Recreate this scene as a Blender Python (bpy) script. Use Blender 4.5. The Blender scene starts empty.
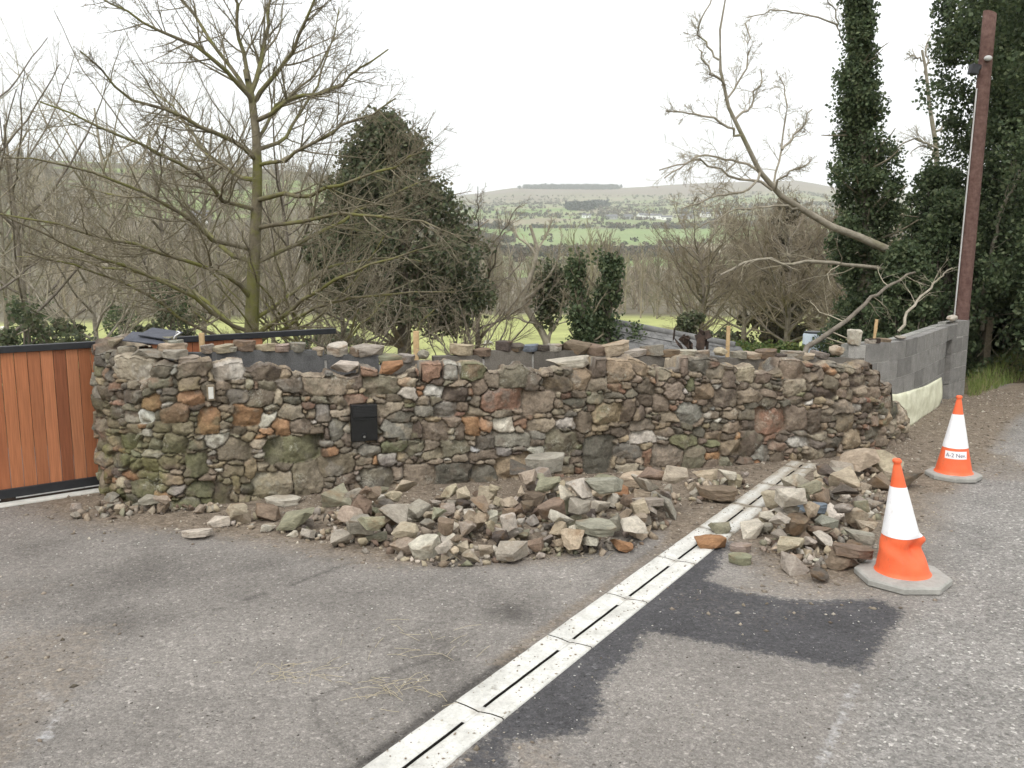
import bpy, bmesh, math
import numpy as np
from mathutils import Vector, Matrix, Euler
R = math.radians
rng = np.random.default_rng(11)
SC = bpy.context.scene
COL = SC.collection

# ------------------------------------------------------------------ camera
H = 1.87; FPX = 852.0; HOR = 258.0
TP = (384 - HOR) / FPX; PITCH = math.atan(TP); CP, SP = math.cos(PITCH), math.sin(PITCH)
cam_d = bpy.data.cameras.new('camera'); cam = bpy.data.objects.new('camera', cam_d); COL.objects.link(cam)
cam.location = (0, 0, H); cam.rotation_euler = (math.pi / 2 - PITCH, 0, 0)
cam_d.sensor_width = 36; cam_d.lens = 36 * FPX / 1024; cam_d.clip_start = .05; cam_d.clip_end = 20000
SC.camera = cam

def ray(px, py):
    a = (px - 512) / FPX; b = -(py - 384) / FPX
    return np.array([a, CP + b * SP, -SP + b * CP])
def G(px, py, z=0.0):                       # point on the ground seen at a pixel
    d = ray(px, py); t = (z - H) / d[2]
    return np.array([d[0] * t, d[1] * t, z])
def D(px, py, y):                           # point at a distance y ahead
    d = ray(px, py); t = y / d[1]
    return np.array([d[0] * t, y, H + d[2] * t])
def zat(py, y):
    d = ray(512, py); return H + d[2] / d[1] * y
def topx(P):                                # world -> px, py
    x, y, z = P[..., 0], P[..., 1], P[..., 2] - H
    f = y * CP - z * SP; u = y * SP + z * CP
    return 512 + FPX * x / f, 384 - FPX * u / f

# ------------------------------------------------------------------ helpers
def tag(o, label=None, cat=None, group=None, kind=None):
    if label: o['label'] = label
    if cat: o['category'] = cat
    if group: o['group'] = group
    if kind: o['kind'] = kind
    return o
def empty(name, loc=(0, 0, 0), rz=0):
    o = bpy.data.objects.new(name, None); COL.objects.link(o); o.location = loc; o.rotation_euler = (0, 0, rz)
    o.empty_display_size = .1
    return o
def link(name, me, mat=None, parent=None, world=True):
    if mat is not None and len(me.materials) == 0: me.materials.append(mat)
    o = bpy.data.objects.new(name, me); COL.objects.link(o)
    if parent is not None:
        o.parent = parent
        if world:                            # geometry was given in world space
            M = Matrix.LocRotScale(parent.location, parent.rotation_euler, parent.scale)
            o.matrix_parent_inverse = M.inverted()
    return o
def npmesh(name, V, F, smooth=False, cols=None, attrs=None):
    """V (n,3); F (m,k) with k 3 or 4, or a list of such arrays."""
    V = np.asarray(V, dtype=np.float32)
    if not isinstance(F, (list, tuple)): F = [F]
    F = [np.asarray(f, dtype=np.int32) for f in F if len(f)]
    me = bpy.data.meshes.new(name)
    me.vertices.add(len(V)); me.vertices.foreach_set('co', V.ravel())
    loops = np.concatenate([f.ravel() for f in F]); starts = []; s = 0
    for f in F:
        k = f.shape[1]; starts.append(s + np.arange(len(f)) * k); s += f.size
    starts = np.concatenate(starts).astype(np.int32)
    me.loops.add(len(loops)); me.loops.foreach_set('vertex_index', loops)
    me.polygons.add(len(starts)); me.polygons.foreach_set('loop_start', starts)
    me.update(calc_edges=True)
    if smooth: me.polygons.foreach_set('use_smooth', np.ones(len(starts), dtype=bool))
    if cols is not None:
        a = me.color_attributes.new('Col', 'FLOAT_COLOR', 'POINT')
        c = np.ones((len(V), 4), np.float32); c[:, :3] = cols
        a.data.foreach_set('color', c.ravel())
    for k, v in (attrs or {}).items():
        a = me.attributes.new(k, 'FLOAT', 'POINT'); a.data.foreach_set('value', np.asarray(v, np.float32))
    return me
def hash3(i, j, k, s):
    n = (i.astype(np.int64) * 73856093) ^ (j.astype(np.int64) * 19349663) ^ (k.astype(np.int64) * 83492791) ^ (s * 2654435761)
    n = (n ^ (n >> 13)) * 1274126177 & 0x7fffffff
    n = (n ^ (n >> 15)) & 0xffff
    return n / 65535.0
def vnoise(x, y, z=0.0, s=0):
    x = np.asarray(x, float); y = np.asarray(y, float); z = np.zeros_like(x) + z
    i, j, k = np.floor(x), np.floor(y), np.floor(z); fx, fy, fz = x - i, y - j, z - k
    fx, fy, fz = [f * f * (3 - 2 * f) for f in (fx, fy, fz)]
    i, j, k = i.astype(np.int64), j.astype(np.int64), k.astype(np.int64)
    r = 0
    for a in (0, 1):
        for b in (0, 1):
            for c in (0, 1):
                w = (fx if a else 1 - fx) * (fy if b else 1 - fy) * (fz if c else 1 - fz)
                r = r + w * hash3(i + a, j + b, k + c, s)
    return r
def fbm(x, y, z=0.0, s=0, o=4):
    r = 0; a = .5; t = 0
    for q in range(o):
        r = r + a * vnoise(x * 2 ** q, y * 2 ** q, np.asarray(z) * 2 ** q, s + q); t += a; a *= .5
    return r / t
def sstep(a, b, x):
    t = np.clip((x - a) / (b - a), 0, 1); return t * t * (3 - 2 * t)
def inpoly(X, Y, poly):
    r = np.zeros(X.shape, bool); n = len(poly)
    for i in range(n):
        x1, y1 = poly[i][:2]; x2, y2 = poly[(i + 1) % n][:2]
        c = ((y1 > Y) != (y2 > Y)) & (X < (x2 - x1) * (Y - y1) / (y2 - y1 + 1e-12) + x1)
        r ^= c
    return r
def sdline(X, Y, pts, closed=False):
    d = np.full(X.shape, 1e9); n = len(pts)
    for i in range(n if closed else n - 1):
        ax, ay = pts[i][:2]; bx, by = pts[(i + 1) % n][:2]
        vx, vy = bx - ax, by - ay; t = np.clip(((X - ax) * vx + (Y - ay) * vy) / (vx * vx + vy * vy + 1e-12), 0, 1)
        d = np.minimum(d, np.hypot(X - ax - t * vx, Y - ay - t * vy))
    return d
def sdpoly(X, Y, poly):                     # positive inside
    d = sdline(X, Y, poly, True); return np.where(inpoly(X, Y, poly), d, -d)
def box_bm(bm, x0, x1, y0, y1, z0, z1, M=None, bev=0.0):
    r = bmesh.ops.create_cube(bm, size=1)
    vs = r['verts']
    for v in vs:
        v.co = Vector(((x0 + x1) / 2 + v.co.x * (x1 - x0), (y0 + y1) / 2 + v.co.y * (y1 - y0), (z0 + z1) / 2 + v.co.z * (z1 - z0)))
    if bev > 0:
        es = list({e for v in vs for e in v.link_edges})
        rr = bmesh.ops.bevel(bm, geom=es, offset=bev, segments=2, affect='EDGES', profile=.6)
        vs = list({v for f in rr['faces'] for v in f.verts} | {v for v in vs if v.is_valid})
    if M is not None: bmesh.ops.transform(bm, matrix=M, verts=vs)
    return vs
def bm_obj(name, bm, mat, parent=None, smooth=False, world=True):
    me = bpy.data.meshes.new(name); bm.to_mesh(me); bm.free()
    if smooth: me.polygons.foreach_set('use_smooth', np.ones(len(me.polygons), dtype=bool))
    return link(name, me, mat, parent, world)

# ------------------------------------------------------------------ materials
def mat(name, rough=.9, spec=.2):
    m = bpy.data.materials.new(name); m.use_nodes = True; nt = m.node_tree
    b = nt.nodes['Principled BSDF']; b.inputs['Roughness'].default_value = rough; b.inputs['Specular IOR Level'].default_value = spec
    return m, nt, b
def nd(nt, t, **kw):
    n = nt.nodes.new(t)
    for k, v in kw.items():
        if hasattr(n, k): setattr(n, k, v)
        else: n.inputs[k].default_value = v
    return n
def noise(nt, scale, detail=4, rough=.6, vec=None):
    n = nd(nt, 'ShaderNodeTexNoise'); n.inputs['Scale'].default_value = scale; n.inputs['Detail'].default_value = detail; n.inputs['Roughness'].default_value = rough
    if vec is not None: nt.links.new(vec, n.inputs['Vector'])
    return n
def coord(nt, kind='Object'):
    n = nd(nt, 'ShaderNodeTexCoord'); return n.outputs[kind]
def ramp(nt, fac, stops):
    n = nd(nt, 'ShaderNodeValToRGB'); nt.links.new(fac, n.inputs['Fac']); e = n.color_ramp.elements
    while len(e) < len(stops): e.new(.5)
    for q, (p, c) in zip(e, stops):
        q.position = p; q.color = (c, c, c, 1) if not isinstance(c, (tuple, list)) else (*c, 1)
    return n.outputs['Color']
def mix(nt, fac, a, b, mode='MIX'):
    n = nd(nt, 'ShaderNodeMix', data_type='RGBA', blend_type=mode)
    for i, v in (('Factor', fac), ('A', a), ('B', b)):
        s = [q for q in n.inputs if q.name == i and q.enabled and (q.type == 'RGBA' or i == 'Factor')][0]
        if isinstance(v, (int, float)): s.default_value = v
        elif isinstance(v, (tuple, list)): s.default_value = (*v, 1)
        else: nt.links.new(v, s)
    return [q for q in n.outputs if q.type == 'RGBA' and q.enabled][0]
def mathn(nt, op, a, b=None, c=None):
    n = nd(nt, 'ShaderNodeMath', operation=op)
    for i, v in enumerate((a, b, c)):
        if v is None: continue
        if isinstance(v, (int, float)): n.inputs[i].default_value = v
        else: nt.links.new(v, n.inputs[i])
    return n.outputs[0]
def bump(nt, b, h, dist, strength=1.0):
    n = nd(nt, 'ShaderNodeBump'); n.inputs['Distance'].default_value = dist; n.inputs['Strength'].default_value = strength
    nt.links.new(h, n.inputs['Height']); nt.links.new(n.outputs[0], b.inputs['Normal'])
def attr(nt, name):
    return nd(nt, 'ShaderNodeAttribute', attribute_name=name)
def simple(name, c1, c2, scale, rough=.9, bumpd=0, spec=.2, bscale=None, metallic=0):
    m, nt, b = mat(name, rough, spec); v = coord(nt); n = noise(nt, scale, 6, .65, v)
    c = ramp(nt, n.outputs[0], [(.3, c1), (.7, c2)]); nt.links.new(c, b.inputs['Base Color']); b.inputs['Metallic'].default_value = metallic
    if bumpd:
        n2 = noise(nt, bscale or scale * 6, 4, .6, v); bump(nt, b, n2.outputs[0], bumpd)
    return m

# stone in the wall: colour from the per-stone attribute, broken up by noise
def wall_stone_mat():
    m, nt, b = mat('wall_stone', .92, .15); v = coord(nt); a = attr(nt, 'Col')
    n1 = noise(nt, 14, 8, .7, v); n2 = noise(nt, 70, 5, .7, v); n3 = noise(nt, 5, 5, .7, v)
    c = mix(nt, 1.0, a.outputs['Color'], ramp(nt, n1.outputs[0], [(.25, .55), (.5, 1.0), (.75, 1.5)]), 'MULTIPLY')
    c = mix(nt, .6, c, ramp(nt, n2.outputs[0], [(.3, .6), (.7, 1.35)]), 'MULTIPLY')
    li = ramp(nt, n3.outputs[0], [(.58, 0.0), (.66, 1.0)]); li = mathn(nt, 'MULTIPLY', li, ramp(nt, n2.outputs[0], [(.45, 0.0), (.62, .75)]))
    c = mix(nt, li, c, (.40, .39, .33))
    nt.links.new(c, b.inputs['Base Color']); h = mathn(nt, 'ADD', n1.outputs[0], mathn(nt, 'MULTIPLY', n2.outputs[0], .5)); bump(nt, b, h, .012)
    return m
def rock_mat():
    m, nt, b = mat('loose_stone', .92, .15); v = coord(nt); oi = nd(nt, 'ShaderNodeObjectInfo')
    mp = nd(nt, 'ShaderNodeVectorMath', operation='ADD'); nt.links.new(v, mp.inputs[0])
    cm = nd(nt, 'ShaderNodeCombineXYZ'); r50 = mathn(nt, 'MULTIPLY', oi.outputs['Random'], 50.0)
    nt.links.new(r50, cm.inputs[0]); nt.links.new(r50, cm.inputs[2]); nt.links.new(cm.outputs[0], mp.inputs[1]); vv = mp.outputs[0]
    n1 = noise(nt, 2.0, 8, .7, vv); n2 = noise(nt, 9, 6, .75, vv); n3 = noise(nt, 1.1, 4, .6, vv)
    c = mix(nt, 1.0, oi.outputs['Color'], ramp(nt, n1.outputs[0], [(.28, .62), (.5, 1.0), (.72, 1.3)]), 'MULTIPLY')
    c = mix(nt, .6, c, ramp(nt, n2.outputs[0], [(.3, .6), (.7, 1.4)]), 'MULTIPLY')
    rust = ramp(nt, n3.outputs[0], [(.55, 0.0), (.68, .55)]); c = mix(nt, rust, c, (.24, .15, .08))
    nt.links.new(c, b.inputs['Base Color']); bump(nt, b, n2.outputs[0], .015)
    return m
M = {}
M['wall'] = wall_stone_mat(); M['rock'] = rock_mat()
def block_mat():
    m, nt, b = mat('concrete_block', .95, .1); v = coord(nt); a = attr(nt, 'Col')
    n1 = noise(nt, 9, 6, .6, v); n2 = noise(nt, 160, 3, .8, v)
    c = mix(nt, .6, a.outputs['Color'], ramp(nt, n1.outputs[0], [(.3, .7), (.7, 1.3)]), 'MULTIPLY')
    c = mix(nt, .8, c, ramp(nt, n2.outputs[0], [(.35, .6), (.65, 1.4)]), 'MULTIPLY')
    nt.links.new(c, b.inputs['Base Color']); bump(nt, b, n2.outputs[0], .006)
    return m
M['block'] = block_mat()
M['concrete'] = simple('pale_concrete', (.50, .49, .45), (.68, .67, .62), 14, .9, .003)
def drain_mat():
    m, nt, b = mat('drain_concrete', .9, .2); v = coord(nt)
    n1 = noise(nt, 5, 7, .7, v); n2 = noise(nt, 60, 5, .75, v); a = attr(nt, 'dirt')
    c = ramp(nt, n1.outputs[0], [(.3, (.46, .45, .41)), (.6, (.68, .67, .625))])
    c = mix(nt, .5, c, ramp(nt, n2.outputs[0], [(.3, .62), (.55, 1.08)]), 'MULTIPLY')
    st = ramp(nt, noise(nt, 9, 6, .8, v).outputs[0], [(.60, 0.0), (.70, .75)])
    c = mix(nt, st, c, (.22, .20, .16))
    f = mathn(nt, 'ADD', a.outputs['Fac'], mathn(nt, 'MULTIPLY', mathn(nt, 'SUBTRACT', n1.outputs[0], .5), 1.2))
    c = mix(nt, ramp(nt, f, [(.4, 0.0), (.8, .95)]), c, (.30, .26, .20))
    nt.links.new(c, b.inputs['Base Color']); bump(nt, b, n2.outputs[0], .004)
    return m
M['drain'] = drain_mat()
def ground_mat():
    m, nt, b = mat('asphalt', .95, .15); v = coord(nt)
    tone = attr(nt, 'tone').outputs['Fac']; dirt = attr(nt, 'dirt').outputs['Fac']; chalk = attr(nt, 'chalk').outputs['Fac']; pm = attr(nt, 'patch').outputs['Fac']; rm = attr(nt, 'road').outputs['Fac']
    vo = nd(nt, 'ShaderNodeTexVoronoi'); vo.inputs['Scale'].default_value = 75; nt.links.new(v, vo.inputs['Vector'])
    vo2 = nd(nt, 'ShaderNodeTexVoronoi'); vo2.inputs['Scale'].default_value = 190; nt.links.new(v, vo2.inputs['Vector'])
    sp = nd(nt, 'ShaderNodeSeparateColor'); nt.links.new(vo.outputs['Color'], sp.inputs[0])
    sp2 = nd(nt, 'ShaderNodeSeparateColor'); nt.links.new(vo2.outputs['Color'], sp2.inputs[0])
    n1 = noise(nt, 1.6, 9, .68, v); n2 = noise(nt, 26, 6, .75, v); n3 = noise(nt, 55, 3, .6, v)
    nf = mathn(nt, 'SUBTRACT', n2.outputs[0], .5)
    pf = ramp(nt, mathn(nt, 'ADD', mathn(nt, 'MULTIPLY', pm, 14.0), mathn(nt, 'MULTIPLY', nf, 4.0)), [(0.0, 0.0), (.6, 1.0)])
    rf = ramp(nt, mathn(nt, 'ADD', mathn(nt, 'MULTIPLY', rm, 8.0), mathn(nt, 'MULTIPLY', nf, 2.2)), [(.0, 0.0), (1.0, 1.0)])
    c = mix(nt, rf, (.232, .214, .194), (.252, .238, .220)); c = mix(nt, pf, c, (.080, .078, .080))
    c = mix(nt, 1.0, c, ramp(nt, n1.outputs[0], [(.3, .82), (.5, 1.0), (.7, 1.14)]), 'MULTIPLY')
    c = mix(nt, .7, c, ramp(nt, n2.outputs[0], [(.3, .70), (.7, 1.28)]), 'MULTIPLY')
    c = mix(nt, mathn(nt, 'ADD', .45, mathn(nt, 'MULTIPLY', rf, .35)), c, ramp(nt, sp.outputs[0], [(0.0, .62), (.5, .97), (.94, 1.2), (1.0, 2.3)]), 'MULTIPLY')
    c = mix(nt, .45, c, ramp(nt, sp2.outputs[0], [(0.0, .6), (.6, 1.0), (1.0, 1.6)]), 'MULTIPLY')
    c = mix(nt, .9, c, ramp(nt, n3.outputs[0], [(.28, .30), (.38, 1.0), (.68, 1.0), (.76, 1.6)]), 'MULTIPLY')
    tn = nd(nt, 'ShaderNodeCombineColor')
    for i in range(3): nt.links.new(tone, tn.inputs[i])
    c = mix(nt, 1.0, c, tn.outputs[0], 'MULTIPLY')
    nf2 = mathn(nt, 'MULTIPLY', nf, 1.3)
    df = ramp(nt, mathn(nt, 'ADD', dirt, nf2), [(.25, 0.0), (.85, .95)])
    dc = ramp(nt, noise(nt, 11, 8, .75, v).outputs[0], [(.3, (.115, .09, .066)), (.5, (.19, .153, .115)), (.7, (.29, .24, .185))])
    dc = mix(nt, .6, dc, ramp(nt, sp.outputs[0], [(0.0, .6), (.6, 1.0), (1.0, 1.6)]), 'MULTIPLY')
    c = mix(nt, df, c, dc)
    cf = ramp(nt, mathn(nt, 'ADD', chalk, nf2), [(.45, 0.0), (.9, .7)]); c = mix(nt, cf, c, (.5, .5, .5))
    nt.links.new(c, b.inputs['Base Color'])
    hh = mathn(nt, 'SUBTRACT', mathn(nt, 'MULTIPLY', n2.outputs[0], 1.6), vo.outputs['Distance']); bump(nt, b, hh, .004)
    return m
M['ground'] = ground_mat()
def cedar_mat():
    m, nt, b = mat('cedar', .55, .3); v = coord(nt); a = attr(nt, 'Col')
    mp = nd(nt, 'ShaderNodeMapping'); mp.inputs['Scale'].default_value = (30, 30, 1.2); nt.links.new(v, mp.inputs['Vector'])
    n = noise(nt, 3, 6, .6, mp.outputs[0]); c = mix(nt, .7, a.outputs['Color'], ramp(nt, n.outputs[0], [(.3, .65), (.7, 1.3)]), 'MULTIPLY')
    nt.links.new(c, b.inputs['Base Color']); bump(nt, b, n.outputs[0], .002); return m
M['cedar'] = cedar_mat()
M['black'] = simple('black_steel', (.012, .013, .016), (.022, .023, .027), 20, .45, 0, .5)
M['letterbox'] = simple('letterbox_black', (.006, .0065, .007), (.014, .014, .015), 30, .38, .0008, .5, 120)
M['chrome'] = simple('lock_metal', (.35, .35, .35), (.55, .55, .55), 40, .3, 0, .5, metallic=.9)
def cone_mat(name, c1, c2, dirtc, rough):
    m, nt, b = mat(name, rough, .4); v = coord(nt); n = noise(nt, 7, 5, .6, v); c = ramp(nt, n.outputs[0], [(.3, c1), (.7, c2)])
    mp = nd(nt, 'ShaderNodeMapping'); mp.inputs['Scale'].default_value = (1, 1, .35); nt.links.new(v, mp.inputs['Vector']); n2 = noise(nt, 38, 7, .75, mp.outputs[0])
    c = mix(nt, ramp(nt, n2.outputs[0], [(.54, 0.0), (.70, .55)]), c, dirtc); nt.links.new(c, b.inputs['Base Color']); bump(nt, b, n.outputs[0], .006); return m
M['orange'] = cone_mat('cone_orange', (.80, .125, .04), (.90, .17, .065), (.42, .14, .08), .5)
M['cwhite'] = cone_mat('reflective_white', (.84, .84, .86), (.94, .94, .95), (.55, .53, .50), .35)
M['rubber'] = simple('recycled_rubber', (.27, .265, .24), (.40, .39, .36), 11, .9, .004, .2, 60)
M['sticker'] = simple('sticker_white', (.75, .72, .72), (.86, .84, .84), 14, .5)
M['ink'] = simple('ink', (.08, .07, .12), (.12, .10, .16), 14, .6)
M['pole'] = simple('creosoted_pole', (.085, .045, .038), (.17, .105, .088), 16, .85, .008, .2, 45)
M['pvc'] = simple('pale_conduit', (.42, .42, .41), (.55, .55, .53), 8, .5)
M['stake'] = simple('sawn_timber', (.42, .28, .14), (.58, .42, .24), 25, .8, .002)
M['oldwood'] = simple('weathered_wood', (.16, .13, .09), (.30, .25, .18), 25, .9, .004)
M['slate'] = simple('roof_slate', (.12, .12, .118), (.25, .245, .235), 9, .8, .006, .3, 30)
M['slatepiece'] = simple('blue_slate', (.06, .063, .075), (.11, .115, .135), 16, .7, .003)
M['cream'] = simple('cream_sheet', (.55, .54, .38), (.80, .79, .62), 7, .7, .012, .3, 9)
M['drum'] = simple('blue_plastic', (.42, .50, .58), (.60, .66, .70), 5, .6)
M['houseW'] = simple('house_white', (.78, .78, .76), (.88, .88, .86), 1, .8)
M['houseG'] = simple('house_grey', (.30, .30, .31), (.42, .42, .43), 1, .8)
M['roofG'] = simple('house_roof', (.12, .12, .13), (.2, .2, .21), 1, .8)
M['glass'] = simple('dark_glass', (.02, .02, .03), (.04, .045, .05), 1, .2, 0, .5)
M['cable'] = simple('white_cable', (.7, .7, .7), (.8, .8, .8), 5, .5)
M['wool'] = simple('wool', (.62, .60, .55), (.78, .76, .70), 14, .95, .02, .1)
M['darkface'] = simple('dark_face', (.03, .03, .03), (.06, .05, .05), 14, .9)
M['straw'] = simple('straw', (.36, .30, .19), (.5, .44, .31), 30, .8)
M['grime_shade'] = simple('slot_grime_shade', (.008, .007, .006), (.02, .018, .015), 20, .95, 0)  # near-black slot walls: grime plus the dark of the hollow painted into the colour
M['rustmetal'] = simple('rusty_scrap', (.02, .018, .016), (.09, .06, .045), 12, .85, .01)
def bark_mat(name, c1, c2, moss, mossc, low=0.0):
    m, nt, b = mat(name, .95, .1); v = coord(nt); n = noise(nt, 7, 7, .7, v); n2 = noise(nt, 1.3, 6, .75, v)
    c = ramp(nt, n.outputs[0], [(.3, c1), (.7, c2)])
    c = mix(nt, ramp(nt, n2.outputs[0], [(.62 - moss, 0.0), (.75 - moss, .9)]), c, mossc)
    nt.links.new(c, b.inputs['Base Color']); bump(nt, b, n.outputs[0], .02); return m
M['bark_moss'] = bark_mat('mossy_bark', (.10, .085, .062), (.25, .22, .155), .17, (.19, .19, .065))
M['bark_grey'] = bark_mat('grey_bark', (.11, .095, .075), (.25, .22, .18), .05, (.15, .15, .07))
M['bark_pale'] = bark_mat('pale_bark', (.22, .195, .15), (.43, .39, .315), .08, (.22, .21, .12))
M['twig'] = bark_mat('twig', (.15, .13, .09), (.31, .275, .20), .06, (.20, .20, .09))
M['twig_pale'] = bark_mat('pale_twig', (.26, .23, .165), (.50, .45, .35), .04, (.28, .27, .16))
M['twig_brown'] = bark_mat('brown_twig', (.17, .14, .10), (.35, .30, .225), .02, (.22, .20, .12))
def leaf_mat(name, sub=.12):
    m, nt, b = mat(name, .55, .3); a = attr(nt, 'Col'); nt.links.new(a.outputs['Color'], b.inputs['Base Color'])
    tr = nd(nt, 'ShaderNodeBsdfTranslucent'); nt.links.new(a.outputs['Color'], tr.inputs['Color'])
    ms = nd(nt, 'ShaderNodeMixShader'); ms.inputs[0].default_value = .38
    out = [n for n in nt.nodes if n.type == 'OUTPUT_MATERIAL'][0]
    nt.links.new(b.outputs[0], ms.inputs[1]); nt.links.new(tr.outputs[0], ms.inputs[2]); nt.links.new(ms.outputs[0], out.inputs['Surface'])
    return m
M['leaf'] = leaf_mat('leaf')
def vc_mat(name, nscale, amt, bd=.0):
    m, nt, b = mat(name, .95, .1); a = attr(nt, 'Col'); n = noise(nt, nscale, 8, .7, coord(nt))
    c = mix(nt, amt, a.outputs['Color'], ramp(nt, n.outputs[0], [(.3, .5), (.7, 1.5)]), 'MULTIPLY')
    nt.links.new(c, b.inputs['Base Color'])
    if bd: bump(nt, b, n.outputs[0], bd)
    return m
M['land'] = vc_mat('land', .35, .5); M['soil'] = vc_mat('soil', 6, .8, .03)

# ------------------------------------------------------------------ curves of the wall (plan)
def catmull(P, n=24):
    P = [np.asarray(p, float)[:2] for p in P]; P = [2 * P[0] - P[1]] + P + [2 * P[-1] - P[-2]]; out = []
    for i in range(1, len(P) - 2):
        for t in np.linspace(0, 1, n, endpoint=False):
            a, b, c, d = P[i - 1:i + 3]
            out.append(.5 * ((2 * b) + (-a + c) * t + (2 * a - 5 * b + 4 * c - d) * t * t + (-a + 3 * b - 3 * c + d) * t ** 3))
    out.append(P[-2]); return np.array(out)
class Curve:
    def __init__(s, pts, smooth=0):
        s.P = catmull(pts)
        for _ in range(smooth):
            Q = s.P.copy(); Q[1:-1] = (s.P[:-2] + s.P[1:-1] * 2 + s.P[2:]) / 4; s.P = Q
        seg = np.hypot(*np.diff(s.P, axis=0).T); s.s = np.r_[0, np.cumsum(seg)]; s.L = s.s[-1]
    def at(s, u):
        u = np.asarray(u, float); return np.stack([np.interp(u, s.s, s.P[:, 0]), np.interp(u, s.s, s.P[:, 1])], -1)
    def nrm(s, u):                           # towards the camera side (right of travel)
        e = .04; d = s.at(np.clip(u + e, 0, s.L)) - s.at(np.clip(u - e, 0, s.L)); d /= np.linalg.norm(d, axis=-1, keepdims=True) + 1e-9
        return np.stack([d[..., 1], -d[..., 0]], -1)
    def off(s, k):
        u = np.linspace(0, s.L, 400); c = Curve.__new__(Curve); c.P = s.at(u) + s.nrm(u) * k
        seg = np.hypot(*np.diff(c.P, axis=0).T); c.s = np.r_[0, np.cumsum(seg)]; c.L = c.s[-1]; return c
a0 = G(102, 494)
base_px = [(116, 500), (138, 505), (172, 507), (205, 505), (250, 500), (300, 495), (400, 487), (500, 480), (600, 473), (700, 467), (780, 461), (835, 456), (870, 451), (893, 444), (906, 436)]
WP = [a0 + np.array([-.10, .50, 0]), a0 + np.array([-.02, .22, 0]), a0] + [G(*p) for p in base_px]
last = WP[-1]; WP += [last + np.array([.10, .35, 0])]
WC = Curve(WP, 3)
def pxof(curve, u, z=0.5):
    p = curve.at(u); return topx(np.concatenate([p, np.full(p.shape[:-1] + (1,), z)], -1))[0]
UU = np.linspace(0, WC.L, 3000); UPX = pxof(WC, UU)
iL = np.argmin(UPX[:1500]); 
def u_of_px(px):
    k = iL + np.argmin(np.abs(UPX[iL:] - px)); return UU[k]
# top edge of the stone face as seen
top_tab = [(90, 346), (97, 345), (112, 350), (125, 356), (150, 360), (172, 364), (200, 368), (230, 371), (300, 371), (345, 369), (400, 370), (450, 371), (500, 370), (550, 368), (600, 366), (650, 366), (700, 364), (760, 365), (800, 364), (848, 361), (862, 366), (876, 374), (888, 384), (897, 398), (903, 412), (910, 428)]
WY = WC.at(UU)[:, 1]
pyt = np.interp(UPX, [a for a, b in top_tab], [b for a, b in top_tab])
TOPZ = np.array([zat(a, b) for a, b in zip(pyt, WY)]); TOPZ[:iL] = TOPZ[iL]
TOPZ = np.clip(TOPZ, .12, 1.4)
def topz(u): return np.interp(u, UU, TOPZ)
print('wall len', WC.L, 'top at px 100,300,600,800', [round(float(topz(u_of_px(p))), 2) for p in (100, 150, 300, 600, 800)])

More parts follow.
